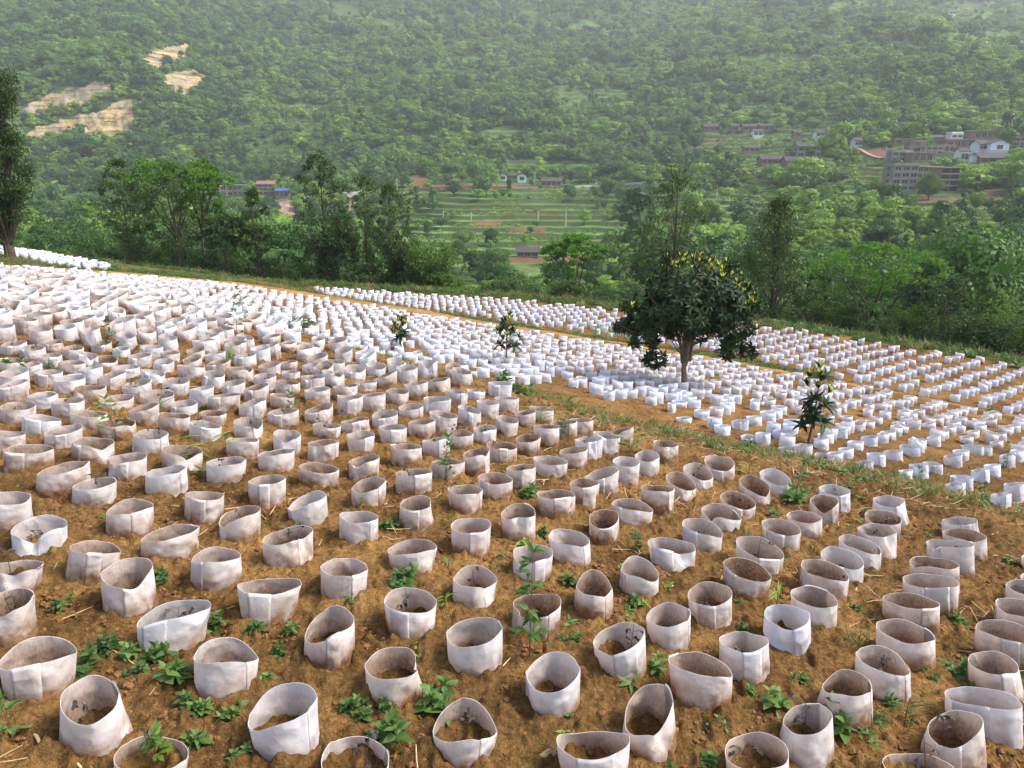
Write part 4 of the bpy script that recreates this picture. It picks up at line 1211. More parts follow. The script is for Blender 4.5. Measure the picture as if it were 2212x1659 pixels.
    scatter('terrace_crops', np.c_[x, y, zz], idx, np.c_[np.zeros(n), np.zeros(n), g.uniform(0, 6.28, n)], np.c_[sc*1.6, sc*1.3, sc], BUSH, 'low green crops on the valley terraces')
woods()

# ------------------------------------------------------------ haze
def haze():
    A = Acc(); A.box(-2460, 2460, -2460, 2460, ZMIN-1.0-8, max(ZMAX, 0)+25)
    m = bpy.data.materials.new('valley_haze'); m.use_nodes = True; n = m.node_tree
    n.nodes.remove(n.nodes['Principled BSDF']); v = n.nodes.new('ShaderNodeVolumePrincipled')
    v.inputs['Color'].default_value = (.90, .97, .98, 1); v.inputs['Density'].default_value = HAZE; v.inputs['Anisotropy'].default_value = .2
    n.links.new(v.outputs[0], n.nodes['Material Output'].inputs['Volume'])
    tag(link('haze', A.mesh('haze', [m])), 'thin pale haze filling the valley', None, None, 'stuff')
HAZE = .00030
haze()
order = sorted(range(len(SL)), key=lambda i: -SL[i]['size']*(1 if -20 < SL[i]['img'][0]+SL[i]['size']/2 < 2232 and SL[i]['img'][2] < 1659 else .01))
IND = order[:300]; REST = order[300:]
used = {}
def where(s):
    x = (max(0, s['img'][0])+min(2212, s['img'][1]))/2/22.12; y = s['img'][2]/16.59
    return x, max(y, 0)
def sleeve_label(s):
    x, y = where(s); H = s['H']; d = []
    if s.get('dent') and s['dent'][2] > .02: d.append('creased')
    d.append('bluish white' if s['st'] < .2 else 'heavily soil-stained' if s['st'] > .72 else 'soil-stained' if s['st'] > .5 else 'whitish')
    if s['at'] > .158: d.append('wide')
    elif s['at'] < .118: d.append('narrow')
    d.append('fabric sleeve')
    if H[2]-H[0] > .035: d.append('dipping rightwards')
    elif H[0]-H[2] > .035: d.append('dipping leftwards')
    xs, ys = f'{x:.0f}', f'{y:.0f}'
    for k in range(4):
        key = (xs, ys)
        if key not in used: break
        xs = f'{x:.1f}'; ys = f'{y:.1f}'
    used[key] = 1
    t_ = ' '.join(d); t_ = t_+f' at {xs}% across and {ys}% down the photo' if len(t_.replace('-', ' ').split()) < 7 and '.' not in xs else t_+f' at {xs}% across, {ys}% down'; return t_
for i in IND:
    s = SL[i]; V, Q, M, hz, O, th = sleeve_geo(s, i, 64 if s['size'] > 60 else 40, 14 if s['size'] > 60 else 9)
    root = empty('fabric_sleeve', s['c']); root.rotation_euler[2] = -math.atan2(s['c'][0], s['c'][1]); tag(root, sleeve_label(s), 'fabric sleeve', 'white fabric sleeves set around seedlings')
    link('sleeve_wall', npmesh('sleeve_wall', V, Q, None, [M_FAB_OUT, M_FAB_IN], M, attrs={'hz': hz, 'st': np.full(len(V), s['st'])}, sharp=np.r_[np.arange(len(th))+(len(O)-1)*len(th), np.arange(len(th))+(2*len(O)-1)*len(th)]), root)
    Vf, Qf, hf = flap_geo(O, th, s, i)
    link('seam_flap', npmesh('seam_flap', Vf, Qf, None, [M_FAB_OUT], None, attrs={'hz': hf, 'st': np.full(len(Vf), s['st'])}), root)
Vs, Qs, Ms, Hs, Ss = [], [], [], [], []; nb = 0
for i in REST:
    s = SL[i]; V, Q, M, hz, O, th = sleeve_geo(s, i, 20, 4)
    a_ = -math.atan2(s['c'][0], s['c'][1]); V = np.c_[V[:, 0]*math.cos(a_)-V[:, 1]*math.sin(a_), V[:, 0]*math.sin(a_)+V[:, 1]*math.cos(a_), V[:, 2]]; Vs.append(V+s['c']); Qs.append(Q+nb); Ms.append(M); Hs.append(hz); Ss.append(np.full(len(V), s['st'])); nb += len(V)
tag(link('fabric_sleeves', npmesh('fabric_sleeves', np.concatenate(Vs), np.concatenate(Qs), None, [M_FAB_OUT, M_FAB_IN], np.concatenate(Ms), attrs={'hz': np.concatenate(Hs), 'st': np.concatenate(Ss)})), 'smaller white fabric sleeves in the far rows', None, None, 'stuff')

# ------------------------------------------------------------ withered seedlings inside sleeves
M_WITHER = leafmat('withered_leaves', (.030, .022, .020), (.10, .085, .070), trans=.1, inst=False)
def seedling(s, seed):
    g = np.random.default_rng(seed); o = empty('withered_seedling', s['c']+np.array([g.normal(0, .02), g.normal(.03, .02), 0]))
    h = g.uniform(.12, .24); A = Acc(); tips = []
    top = np.array([g.normal(0, .03), g.normal(0, .03), h]); A.tube([(0, 0, -.02), top*.5+[.005, 0, 0], top], [.003, .002, .0012], 4)
    for _ in range(g.integers(3, 6)):
        b = top*g.uniform(.35, 1); e = b+np.array([g.normal(0, .035), g.normal(0, .035), g.uniform(.0, .03)]); A.tube([b, e], [.0015, .0008], 3); tips.append(e)
    link('stem', A.mesh('stem', [M_WITHER]), o)
    P = np.repeat(np.array(tips), 3, 0); D = g.normal(0, 1, P.shape)+[0, 0, -.3]
    V, Q = leaves(P, D, g.uniform(.018, .035, len(P)), g.uniform(.006, .012, len(P)), .5, .4)
    link('leaves', npmesh('leaves', V, Q, None, [M_WITHER]), o)
    x, y = where(s)
    if g.uniform() < 1: tag(o, f'dark withered seedling inside the fabric sleeve {x:.0f}% across and {y:.0f}% down the photo', 'seedling', 'withered seedlings inside the sleeves')
gs = np.random.default_rng(77); sl_used = set()
for i in IND[:230]:
    s = SL[i]; x, y = where(s)
    if s['plot'] == 1 and gs.uniform() < .36 and (round(x), round(y)) not in sl_used and 0 < x < 100:
        sl_used.add((round(x), round(y))); seedling(s, i)
# ------------------------------------------------------------ weeds, saplings, maize between the sleeves
M_WEED = leafmat('weed_leaves', (.042, .088, .018), (.12, .21, .048), trans=.3, inst=True, big=3, spec=.35)
M_WEED2 = leafmat('bright_weed_leaves', (.10, .20, .03), (.24, .36, .06), trans=.4, inst=True, big=3, spec=.35)
M_STEM = plain('green_stem', (.14, .17, .05), .7, .2, 20)
M_TWIG = plain('brown_twig', (.10, .07, .045), .9, .2, 20)
def rosette(o, h, g, m, n=None):
    """low broad-leaved weed: stacked whorls of pointed leaves"""
    n = n or int(g.integers(3, 6)); A = Acc(); P = []; D = []; L = []; W = []
    for s in range(n):
        b = np.array([g.normal(0, h*.38), g.normal(0, h*.3), 0]) if s else np.zeros(3); hh = h*g.uniform(.45, 1)*(1 if s == 0 else .75)
        t = b+np.array([g.normal(0, h*.1), g.normal(0, h*.1), hh]); A.tube([b-[0, 0, .02], (b+t)/2, t], [.004, .003, .002], 5)
        for q in range(3):
            p = b+(t-b)*(.4+.3*q); k = 3 if q < 2 else 4; a0 = g.uniform(0, 6.28)
            for j in range(k):
                a = a0+j*6.28/k+g.normal(0, .2); el = g.uniform(.05, .6)+(q == 2)*.5
                P.append(p); D.append((math.cos(a)*math.cos(el), math.sin(a)*math.cos(el), math.sin(el))); L.append(h*g.uniform(.40, .62)*(1.1-.2*q)); W.append(L[-1]*g.uniform(.24, .34))
    link('stem', A.mesh('stem', [M_STEM]), o)
    V, Q = leaves(P, D, L, W, .35, .25); link('leaves', npmesh('leaves', V, Q, None, [m]), o)
def upright(o, h, g, m, wide=.3, stem=M_TWIG, bare=.1):
    """sapling: thin stem, side twigs, narrow leaves"""
    A = Acc(); P = []; D = []; L = []; W = []
    bend = np.array([g.normal(0, .10), g.normal(0, .06)])*h; ts = np.linspace(0, 1, 7)
    S = np.stack([bend[0]*ts**1.6, bend[1]*ts**1.6, h*ts], -1); A.tube(S, .0055*h**.4*(1.15-ts), 5)
    nb = int(5+h*9)
    for k in range(nb):
        t = bare+(1-bare)*(k+g.uniform(0, 1))/nb; p = np.array([np.interp(t, ts, S[:, c]) for c in range(3)]); a = g.uniform(0, 6.28); l = h*wide*g.uniform(.4, 1)*(1.15-t)
        e = p+np.array([math.cos(a)*l, math.sin(a)*l, l*g.uniform(.3, .9)]); A.tube([p, (p+e)/2+[0, 0, -l*.05], e], [.0025, .002, .0012], 3)
        for q in range(5):
            u = g.uniform(.25, 1.05); P.append(p+(e-p)*u); a2 = a+g.normal(0, .9); D.append((math.cos(a2), math.sin(a2), g.uniform(-.1, .9))); L.append(g.uniform(.05, .085)*(.7+.5*h)); W.append(L[-1]*.2)
    for q in range(5): a = g.uniform(0, 6.28); P.append(S[-1]); D.append((math.cos(a)*.6, math.sin(a)*.6, .8)); L.append(.07*(.7+.4*h)); W.append(L[-1]*.2)
    link('stem', A.mesh('stem', [stem]), o)
    V, Q = leaves(P, D, L, W, .3, .25); link('leaves', npmesh('leaves', V, Q, None, [m]), o)
def maize(o, h, g, m):
    A = Acc(); A.tube([(0, 0, -.03), (.01*h, 0, h*.35), (.02*h, 0, h*.62)], [.012*h+.003, .009*h+.002, .004*h+.001], 6); P = []; D = []; L = []; W = []
    a0 = g.uniform(0, 3.1)
    for k in range(7):
        a = a0+(k % 2)*math.pi+g.normal(0, .35); P.append((.01*h, 0, h*(.05+.09*k))); el = g.uniform(.75, 1.15); D.append((math.cos(a)*math.cos(el), math.sin(a)*math.cos(el), math.sin(el))); L.append(h*g.uniform(.5, .8)); W.append(L[-1]*.065)
    link('stem', A.mesh('stem', [M_STEM]), o)
    V, Q = leaves(P, D, L, W, .75, .35, up=np.tile(np.array([0, 0, 1.]), (7, 1))); link('leaves', npmesh('leaves', V, Q, None, [m]), o)
def loquat_whorls(P, D, g, ln, nl, m_old, m_new, new, o, nm='leaves'):
    VP = []; VD = []; 
    P = np.asarray(P); D = unit(np.asarray(D)); n = len(P)
    r = unit(np.cross(D, g.normal(0, 1, P.shape))); s = np.cross(D, r); A = Acc()
    for k in range(nl):
        a = 2.399*k+g.normal(0, .2, n); f = k/nl; out = (1.35-1.0*f)
        d = unit(D*(.25+.9*f)[None] if False else D*(.1+.95*f)+(r*np.cos(a)[:, None]+s*np.sin(a)[:, None])*out+np.array([0, 0, -.25*(1-f)]))
        up = unit(D+.15*g.normal(0, 1, P.shape)); L = ln*g.uniform(.75, 1.15, n)*(1-.3*f)
        d2 = d.copy(); old = ~new; 
        if old.any():
            V, Q = leaves(P[old], d[old], L[old], L[old]*.16, .35, .3, up=up[old]); A.add(V, Q, 0)
        if new.any():
            dn = unit(D[new]*1.1+(d[new]-D[new])*.45+np.array([0, 0, .5])); V, Q = leaves(P[new], dn, L[new]*.75, L[new]*.11, .2, .3, up=up[new])
            A.add(V, Q, 1 if k > nl*.35 else 0)
    link(nm, A.mesh(nm, [m_old, m_new], True), o)
M_LOQ = leafmat('glossy_dark_leaves', (.009, .022, .007), (.036, .070, .018), rough=.55, trans=.12, spec=.25, big=1.2, inst=False)
M_LOQN = leafmat('yellow_green_shoots', (.45, .50, .05), (.75, .74, .11), rough=.5, trans=.4, big=2, inst=False)
def small_loquat(o, h, g, spread=.35, low=.3, new=.5):
    A = Acc(); ts = np.linspace(0, 1, 7); bend = g.normal(0, .04, 2)*h
    S = np.stack([bend[0]*np.sin(ts*3), bend[1]*ts, h*.85*ts], -1); A.tube(S, .018*(1.1-ts*.8)*h**.5, 6); P = []; D = []; N_ = []
    n = int(9+h*5)
    for k in range(n):
        t = low+(1-low)*k/(n-1); p = np.array([np.interp(t, ts, S[:, c]) for c in range(3)]); a = k*2.4+g.normal(0, .3); l = spread*h*g.uniform(.3, .8)*(1.1-.6*t)
        e = p+np.array([math.cos(a)*l, math.sin(a)*l, l*.7]); A.tube([p, e], [.006, .004], 4); P.append(e); D.append(np.array([math.cos(a)*.5, math.sin(a)*.5, .8])); N_.append(t > .45 and g.uniform() < new+.2)
    P.append(S[-1]); D.append(np.array([0, 0, 1.])); N_.append(True)
    link('trunk', A.mesh('trunk', [M_BARK2], True), o)
    loquat_whorls(P, D, g, .27*min(1, .6+h*.35), 12, M_LOQ, M_LOQN, np.array(N_), o)
PL = [ # kind, x, y (base), height in grid px, label
('R',192,1452,46,'broad leafy weed clump right of the wide sleeve at the left edge'),('R',231,1411,40,'upper clump of the leafy weed patch at lower left'),('R',277,1432,34,'weed clump at the right end of the lower left patch'),
('R',337,1425,40,'jagged weed left of the plain white sleeve, upper of its group'),('R',309,1455,28,'small low weed between two lower left weed clumps'),('R',369,1482,52,'tall leafed weed just left of the wide plain sleeve'),
('R',422,1388,34,'weed pressed against the creased wide sleeve at its right foot'),('R',475,1362,44,'dark leafy weed between two creased sleeves at left'),('R',547,1370,34,'small weed under the right side of a crumpled sleeve, left third'),
('R',401,1395,18,'tiny weed hugging the base of the creased wide sleeve'),('R',415,1532,40,'left weed of the pair below the plain square sleeve'),('R',447,1540,40,'middle weed of the row below the plain square sleeve'),('R',504,1552,30,'right weed of the row below the plain square sleeve'),
('R',568,1484,34,'weed touching the right foot of the plain square sleeve'),('R',600,1413,26,'small weed by the dry stick left of a tall stained sleeve'),('R',632,1372,18,'tiny weed above the dry stick'),('R',135,1316,26,'lone small weed between sleeves at the left, upper'),
('R',351,1254,28,'small weed between two stained sleeves, upper left'),('R',426,1614,40,'weed cluster near the bottom edge left of the leaning sleeve'),('R',57,1512,24,'weed sprig growing beside the left edge sleeve foot'),('R',757,1535,24,'small weed left of the three-leaved weed'),
('U',28,1600,95,'tall bushy green weed in the bottom left corner'),('UB',338,1648,66,'bright green sapling in front of the sleeve cut by the bottom edge'),('R',505,1645,24,'sprig at the bottom edge left of centre'),
('R',765,1532,40,'weed above the pair of jagged weeds left of centre bottom'),('R',778,1556,34,'jagged weed below its neighbour at bottom, left of centre'),('R',853,1600,62,'three-leaved jagged weed standing alone at bottom centre'),('R',930,1530,58,'pale jagged weed right of the tall round sleeve, centre bottom'),
('R',827,1542,20,'small dark weed at the foot of the round sleeve, bottom centre'),('R',869,1264,40,'tall leafed weed at the foot of the wide low sleeve, centre left'),('R',851,1277,26,'dark weed left of the wide low sleeve foot'),('M',969,1228,30,'small maize sprout behind a stained sleeve at centre'),
('M',962,1316,44,'maize seedling left of the folded sleeve at centre'),('R',844,1142,26,'small bright weed right of a cut sleeve row, centre left'),('M',969,1146,34,'maize seedling between two sleeves, centre'),('R',1171,1157,20,'tiny weed between sleeves right of centre'),
('R',1231,1262,28,'small weed between two stained sleeves, right of centre'),('U',1373,1190,34,'dark leaved sprig between sleeves right of centre'),('R',1373,1307,20,'small weed at the foot of a square sleeve, right of centre'),('R',1391,1455,26,'left weed at the foot of the tilted big sleeve'),('R',1421,1457,38,'leafy weed between the big tilted sleeve and the wide one'),
('R',1228,1557,26,'weed at the foot of the broken sleeve near bottom centre'),('R',1242,1392,16,'tiny weed left of a big stained sleeve'),('R',759,1313,24,'small weed right of the white folded sleeve'),
('S',1144,1422,225,'thin tall sapling with leafy top rising in front of the centre sleeves'),('R',1668,1537,48,'broad weed in the open soil at lower right'),('R',1614,1505,26,'small weed left of the broad weed at lower right'),('R',1561,1580,26,'small sprig in open soil near bottom right of centre'),
('R',1600,1317,22,'weed behind the row at right, small'),('R',1607,1363,20,'low weed between two big sleeves at right'),('M',1678,1308,48,'maize seedling between two sleeves on the right'),('R',1849,1321,20,'small weed in the mossy patch at right'),
('G',1842,1392,32,'grassy tuft in the mossy patch at right'),('R',2062,1342,24,'small weed in the furrow at far right'),('R',2083,1464,38,'dark weed left of the crumpled sleeve at far right'),('R',1994,1461,26,'weed at the foot of a tall sleeve, far right'),
('M',1955,1556,60,'maize seedling with arching leaf at lower right'),('R',1920,1530,28,'weed left of the lower right maize seedling'),('R',1895,1568,34,'weed below the lower right maize seedling'),('R',1803,1570,62,'dark trailing weed between two bright sleeves at lower right'),
('R',1874,1597,26,'small weed below the lower right weed group'),('R',1724,1477,18,'tiny weed in the soil at right of centre'),('R',2179,1217,18,'tiny weed near the right edge, middle height'),('R',1707,1082,34,'leafy weed at the upper right edge of the near plot'),
('R',1675,1118,20,'small weed behind sleeves at the right of the near plot'),('M',1614,1162,26,'small maize sprout behind the sloping sleeves'),('R',1533,1648,34,'weed at the bottom edge right of centre'),
('U',963,1040,98,'narrow upright sapling beside a white sleeve at centre'),('M',1168,917,46,'maize plant standing in a sleeve row at centre'),('U',1227,958,92,'thin bushy sapling right of the centre maize plant'),('M',1300,928,34,'maize sprout at the bank edge right of centre'),
('M',1359,980,50,'broad leaved maize at the bank edge beside the last sleeve'),('M',1421,953,30,'maize sprout on the bank right of centre'),('M',783,1106,46,'maize seedling in front of a round sleeve, left of centre'),('R',1147,1076,30,'leafy weed between white sleeves at centre'),('M',1227,1040,34,'maize sprout between two sleeves right of centre'),
('R',1085,838,32,'weed clump on the bank below the blue-white sleeves, left'),('R',1130,855,26,'weed clump on the bank, centre'),('L',869,757,70,'small loquat with yellow top among the middle plot, left one'),('L',1093,788,106,'slim loquat sapling with yellow top, middle plot centre'),
('L2',1746,957,172,'tall loquat sapling with dark leaves and yellow shoots at right'),('U',1982,1045,36,'spiky weed against a bluish sleeve at right'),('U',2173,1012,56,'wispy weed over the bluish sleeves at the right edge'),('R',1621,974,26,'weed on the bank below a loose sleeve, right'),
('M',1617,1028,34,'maize sprout behind the near plot at right'),('U',1715,1096,100,'thin tall weed rising right of the big round sleeve'),('M',1454,945,26,'maize sprout on the bank between plots'),('U',2114,1100,48,'bushy weed on the bank near the right edge'),
('M',1687,722,26,'maize plant at the far field edge on the right'),('M',1285,736,40,'leftmost maize plant of the four left of the big tree'),('M',1310,740,38,'second maize plant from the left beside the far plot'),('M',1334,742,40,'third maize plant from the left beside the far plot'),('M',1356,745,38,'maize plant nearest the big tree trunk side'),
('UB',255,960,98,'bright leaved sapling in the sleeves at left'),('M',347,900,46,'maize plant above a wide sleeve at left'),('M',458,994,70,'big maize clump between sleeves, left of centre'),('U',66,835,56,'thin sapling between sleeves near the left edge'),('R',17,802,30,'green weed at the left edge among sleeves'),
('R',108,798,18,'small bright weed among dense sleeves at left'),('M',260,783,30,'maize sprout among dense sleeves, left'),('M',503,786,36,'maize plant among dense sleeves, left of centre'),('U',638,912,66,'dark thin sapling between sleeves at left centre'),
('U',242,760,62,'bare drooping sapling with dark leaf among dense sleeves'),('U',513,738,92,'very thin tall sapling before the bluish sleeves, left'),('U',531,690,66,'thin stem with umbrella leaf over the bluish sleeves'),('U',687,712,62,'umbrella topped sapling in the bluish sleeves, left of centre'),
('U',595,702,48,'green bush weed at the plot border, left of centre'),('M',364,675,26,'small palm-like sprout on the plot crest'),('R',655,708,26,'leafy sprig at the plot border'),('M',18,560,60,'maize clump left of the far left tree'),('M',104,552,30,'maize clump right of the far left tree'),('M',206,566,26,'maize row beside the far left sleeves'),('M',2103,720,40,'broad leaved plant at the field edge, far right')]
gp = np.random.default_rng(21)
for kind, x, y, hp, lab in PL:
    P, Z = pick(x, min(y, 1700)); h = hp*Z/F*1.05; g = np.random.default_rng(int(x*7+y))
    nm = {'R': 'weed', 'G': 'grass_tuft', 'U': 'sapling', 'UB': 'sapling', 'S': 'sapling', 'M': 'maize_plant', 'L': 'loquat_sapling', 'L2': 'loquat_sapling'}[kind]
    o = empty(nm, P); o.rotation_euler[2] = g.uniform(0, 6.28)
    tag(o, lab, {'weed': 'weed', 'grass_tuft': 'grass tuft', 'sapling': 'sapling', 'maize_plant': 'maize plant', 'loquat_sapling': 'young tree'}[nm])
    if kind == 'R': rosette(o, max(h*1.08, .07), g, M_WEED)
    elif kind == 'U': upright(o, h, g, M_WEED, .28)
    elif kind == 'UB': upright(o, h, g, M_WEED2, .45, M_TWIG, .25)
    elif kind == 'S':
        o.rotation_euler[2] = 0; upright(o, h, g, M_WEED, .2, M_TWIG, .2)
    elif kind == 'M': maize(o, h*1.1, g, M_WEED2 if g.uniform() < .5 else M_WEED)
    elif kind == 'G':
        n = 60; V, Q = leaves(g.normal(0, .05, (n, 3))*[1, 1, 0], g.normal(0, .5, (n, 3))+[0, 0, 1], g.uniform(.05, .12, n), .003, .6, .2)
        link('blades', npmesh('blades', V, Q, None, [M_WEED]), o)
    elif kind == 'L': small_loquat(o, h, g)
    elif kind == 'L2': small_loquat(o, h, g, .22, .2, .35)

# ------------------------------------------------------------ the round loquat-like tree
def big_loquat():
    P0, Z = pick(1478, 846); k = Z/F; o = empty('evergreen_tree', P0); g = np.random.default_rng(8)
    tag(o, 'dark glossy round-crowned tree with yellow young shoots, standing in the middle plot', 'tree')
    def pt(x, y, d=0): X, Y, z = ray(x, y, P0[1]*cP-P0[2]*sP+d); return np.array([X, Y, z])-P0
    A = Acc(); fork = pt(1479, 778)
    A.tube([pt(1478, 852), pt(1478, 820), pt(1477, 798), fork], [.085, .066, .06, .058], 10)
    lobes = [(1362,655,22,16,.3),(1632,668,18,20,.3),(1515,556,26,14,.4),(1455,566,26,14,.4),(1345,705,14,14,.2),(1490,622,108,55,1.2),(1465,665,112,60,1.2),(1545,655,75,65,1.0),(1590,640,42,55,.6),(1410,685,50,38,.7),(1392,728,36,26,.5),(1412,775,26,16,.35),(1375,700,28,22,.4),(1585,705,46,34,.7),(1572,752,34,18,.5),(1612,762,18,14,.3),(1495,705,75,32,.9),(1560,600,50,35,.7),(1430,620,45,40,.6)]
    P = []; D = []; S = []
    for cx, cy, rx, ry, dz in lobes:
        n = int(rx*ry/64)+6
        for _ in range(n):
            d = unit(g.normal(0, 1, 3)); q = g.uniform(.55, 1.0)
            c = pt(cx, cy); p = c+d*np.array([rx*k, dz, ry*k])*q
            P.append(p); D.append(d*np.array([1, 1, .6])+np.array([0, 0, .35]) if cy < 700 else d*np.array([1, 1, .5])+np.array([0, 0, .0]))
    P = np.array(P); D = np.array(D)
    # limbs reach for the lobes
    for cx, cy, rx, ry, dz in lobes:
        big_ = 1. if ry > 45 else .45
        for _ in range(4 if ry > 30 else 1):
            e = pt(cx, cy)+g.normal(0, .35, 3)*np.array([rx*k, dz, ry*k]); m = fork*.55+e*.45+np.array([-(e-fork)[0]*.22, 0, .12+.25*max(0., (fork-e)[2]+.3)]); s0 = fork+np.array([g.normal(0, .05), g.normal(0, .04), g.uniform(-.12, .02)])
            A.tube([s0, s0*.75+m*.25+[0, 0, .03], m, e], np.array([.036, .03, .02, .009])*big_, 7)
    for i in range(0, len(P), 2):
        b = P[i]-unit(D[i])*.35; c = fork+(b-fork)*.7; A.tube([c, b, P[i]], [.014, .01, .006], 4)
    link('trunk', A.mesh('trunk', [M_BARK2], True), o)
    xi = 1106+F*(P[:, 0]+P0[0])/Z; 
    top = P[:, 2]+P0[2]; surf = unit(D)[:, 2] > .25
    lim = np.interp(xi, [1380, 1420, 1500, 1600, 1640], [690, 590, 575, 600, 680]); zl = np.array([pt(a, b)[2] for a, b in zip(xi, lim)])
    new = (P[:, 2] > zl-.05) & (g.uniform(0, 1, len(P)) < .42)
    loquat_whorls(P[~new], D[~new], g, .215, 11, M_LOQ, M_LOQN, np.zeros((~new).sum(), bool), o, 'leaves')
    # young shoots along the upper outline
    SP = [(1440,555),(1448,548),(1470,550),(1482,548),(1500,552),(1515,548),(1528,560),(1540,555),(1553,568),(1572,560),(1558,585),(1578,590),(1590,595),(1605,590),(1600,615),(1615,612),(1620,640),(1632,635),(1612,655),(1400,605),(1360,655),(1428,572),(1460,565),(1535,575),(1490,565)]
    Q_ = np.array([pt(x+g.normal(0, 2), y+10, g.normal(-.25, .3)) for x, y in SP+[(a_+7, b_+9) for a_, b_ in SP[::2]]]); loquat_whorls(Q_, np.tile([.0, 0, 1.], (len(Q_), 1))+g.normal(0, .25, (len(Q_), 3)), g, .27, 9, M_LOQ, M_LOQN, np.ones(len(Q_), bool), o, 'shoot_leaves')
big_loquat()
# ------------------------------------------------------------ trees along the far edge of the field
L_EDGE = leafmat('edge_tree_leaves', (.020, .042, .013), (.064, .115, .028), trans=.3, inst=False, big=.5)
L_FEA = leafmat('feathery_leaves', (.036, .066, .019), (.092, .150, .037), trans=.3, inst=False, big=.5)
L_UMB = leafmat('umbrella_leaves', (.048, .115, .016), (.125, .26, .030), trans=.4, inst=False, big=.5)
L_BAM = leafmat('bamboo_leaves', (.050, .100, .020), (.125, .215, .040), trans=.4, inst=False, big=.5)
def blob_leaves(A, cen, rad, n, size, g, flat=1., m=0, outward=.6):
    cen = np.repeat(np.asarray(cen), n, 0); rad = np.repeat(np.asarray(rad), n)[:, None]
    d = unit(g.normal(0, 1, cen.shape)); q = g.uniform(.2, 1, (len(cen), 1))**.6
    P = cen+d*rad*q*np.array([1, 1, flat])
    D = unit(d*outward+g.normal(0, .6, cen.shape)+np.array([0, 0, -.25]))
    L = size*g.uniform(.6, 1.35, len(P))
    V, Q = leaves(P, D, L, L*.30, .3, .2, full=False, up=np.array([0, 0, 1.])+g.normal(0, .7, P.shape)); A.add(V, Q, m)
def tree(label, x, ybase, ytop, wpx, kind, mat, seed, zover=None, cat='tree', name=None, fill=1., group=None, lean=0.):
    P0, Z = pick(x, ybase) if zover is None else (None, zover)
    if P0 is None:
        X, Y, z = ray(x, ybase, zover); P0 = np.array([X, Y, float(ground_z(X, Y))])
        Z = P0[1]*cP-P0[2]*sP
    X, Y, z = ray(x, ytop, Z); h = max(1.5, z-P0[2]); w_ = wpx*Z/F/2; g = np.random.default_rng(seed)
    o = empty(name or ('bamboo_clump' if kind == 'bamboo' else 'broadleaf_tree'), P0); tag(o, label, cat, group)
    T = Acc(); Cn = Acc(); lf = .0105*Z**.62*.27*4*.9; lf = float(np.clip(Z*.0030, .07, .22))
    if kind == 'bamboo':
        for _ in range(int(22*fill)):
            a = g.uniform(0, 6.28); b = np.array([math.cos(a), math.sin(a), 0])*g.uniform(0, w_*.35); hh = h*g.uniform(.65, 1.02); out = np.array([math.cos(a), math.sin(a), 0])*w_*g.uniform(.2, .9)
            ts = np.linspace(0, 1, 8)[:, None]; S = b+out*ts**2.4+np.array([0, 0, hh])*(ts-.12*ts**4); T.tube(S, .035*(1.05-ts[:, 0]), 5)
            n = 26; t = g.uniform(.18, 1.0, n); C_ = np.stack([np.interp(t, ts[:, 0], S[:, c]) for c in range(3)], -1)+g.normal(0, .18, (n, 3))*w_*.3
            blob_leaves(Cn, C_, np.full(n, w_*.16+.08), 11, lf*1.15, g, .8)
        tm = M_STEM
    else:
        tm = M_BARK
        cz0 = {'feather': .22, 'cone': .16, 'umbrella': .45, 'dense': .2, 'under': .05}[kind]
        bendx = g.normal(0, .05)*h+lean*h; nt_ = 7; ts = np.linspace(0, 1, nt_); trunk_top = {'feather': .9, 'cone': .97, 'umbrella': .5, 'dense': .9, 'under': .6}[kind]
        S = np.stack([bendx*np.sin(ts*2.2), g.normal(0, .03)*h*ts, h*trunk_top*ts-.3*(1-ts)], -1); r0 = {'dense': .024, 'umbrella': .015, 'feather': .0105, 'cone': .014, 'under': .012}[kind]*h
        T.tube(S, r0*(1.08-.85*ts), 8); at = lambda t: np.array([np.interp(t, ts, S[:, c]) for c in range(3)])
        nC = {'feather': 95, 'cone': 110, 'umbrella': 80, 'dense': 170, 'under': 60}[kind]; nC = int(nC*fill); C_ = []; R_ = []
        for i in range(nC):
            a = g.uniform(0, 6.28); u = g.uniform(0, 1)
            if kind == 'umbrella':
                rr = math.sqrt(u)*w_; lay = g.choice([0, .13, .27], p=[.55, .28, .17]); zz = h*(1-.18*(rr/w_)**2-lay)-h*.03; rr *= (1-.25*lay)
                c = np.array([math.cos(a)*rr+S[-1, 0], math.sin(a)*rr*.85, zz+g.normal(0, .02*h)]); R_.append(w_*.12)
            elif kind == 'cone':
                zz = h*(cz0+(1-cz0)*u); prof = math.sin(min(1, (1-u)*1.25+.05)*math.pi/2)**.8*(.55+.45*min(1, u*3)); rr = w_*prof*g.uniform(.25, 1.)
                b = at(min(1, zz/h)); c = np.array([b[0]+math.cos(a)*rr, b[1]+math.sin(a)*rr, zz]); R_.append(w_*.17)
            elif kind == 'dense':
                zz = h*(cz0+(1-cz0)*u); lump = .85+.25*math.sin(zz*1.7+1)+.12*math.sin(zz*4); rr = w_*lump*math.sqrt(g.uniform(.1, 1))*(1 if u < .8 else (1.02-u)/.22)
                c = np.array([bendx*.5+math.cos(a)*rr, math.sin(a)*rr, zz]); R_.append(w_*.24)
            elif kind == 'under':
                d = unit(g.normal(0, 1, 3)); d[2] = abs(d[2]); c = np.array([0, 0, h*.35])+d*np.array([w_, w_, h*.62])*g.uniform(.4, 1); R_.append(w_*.24)
            else:
                zz = h*(cz0+(1-cz0)*u); prof = (.45+.55*math.sin(u*math.pi)**.7)*(1 if u < .75 else 1-.9*(u-.75)/.25*.7); rr = w_*prof*math.sqrt(g.uniform(.05, 1))
                c = np.array([bendx*.8+math.cos(a)*rr, math.sin(a)*rr*.9, zz]); R_.append(w_*.12)
            C_.append(c)
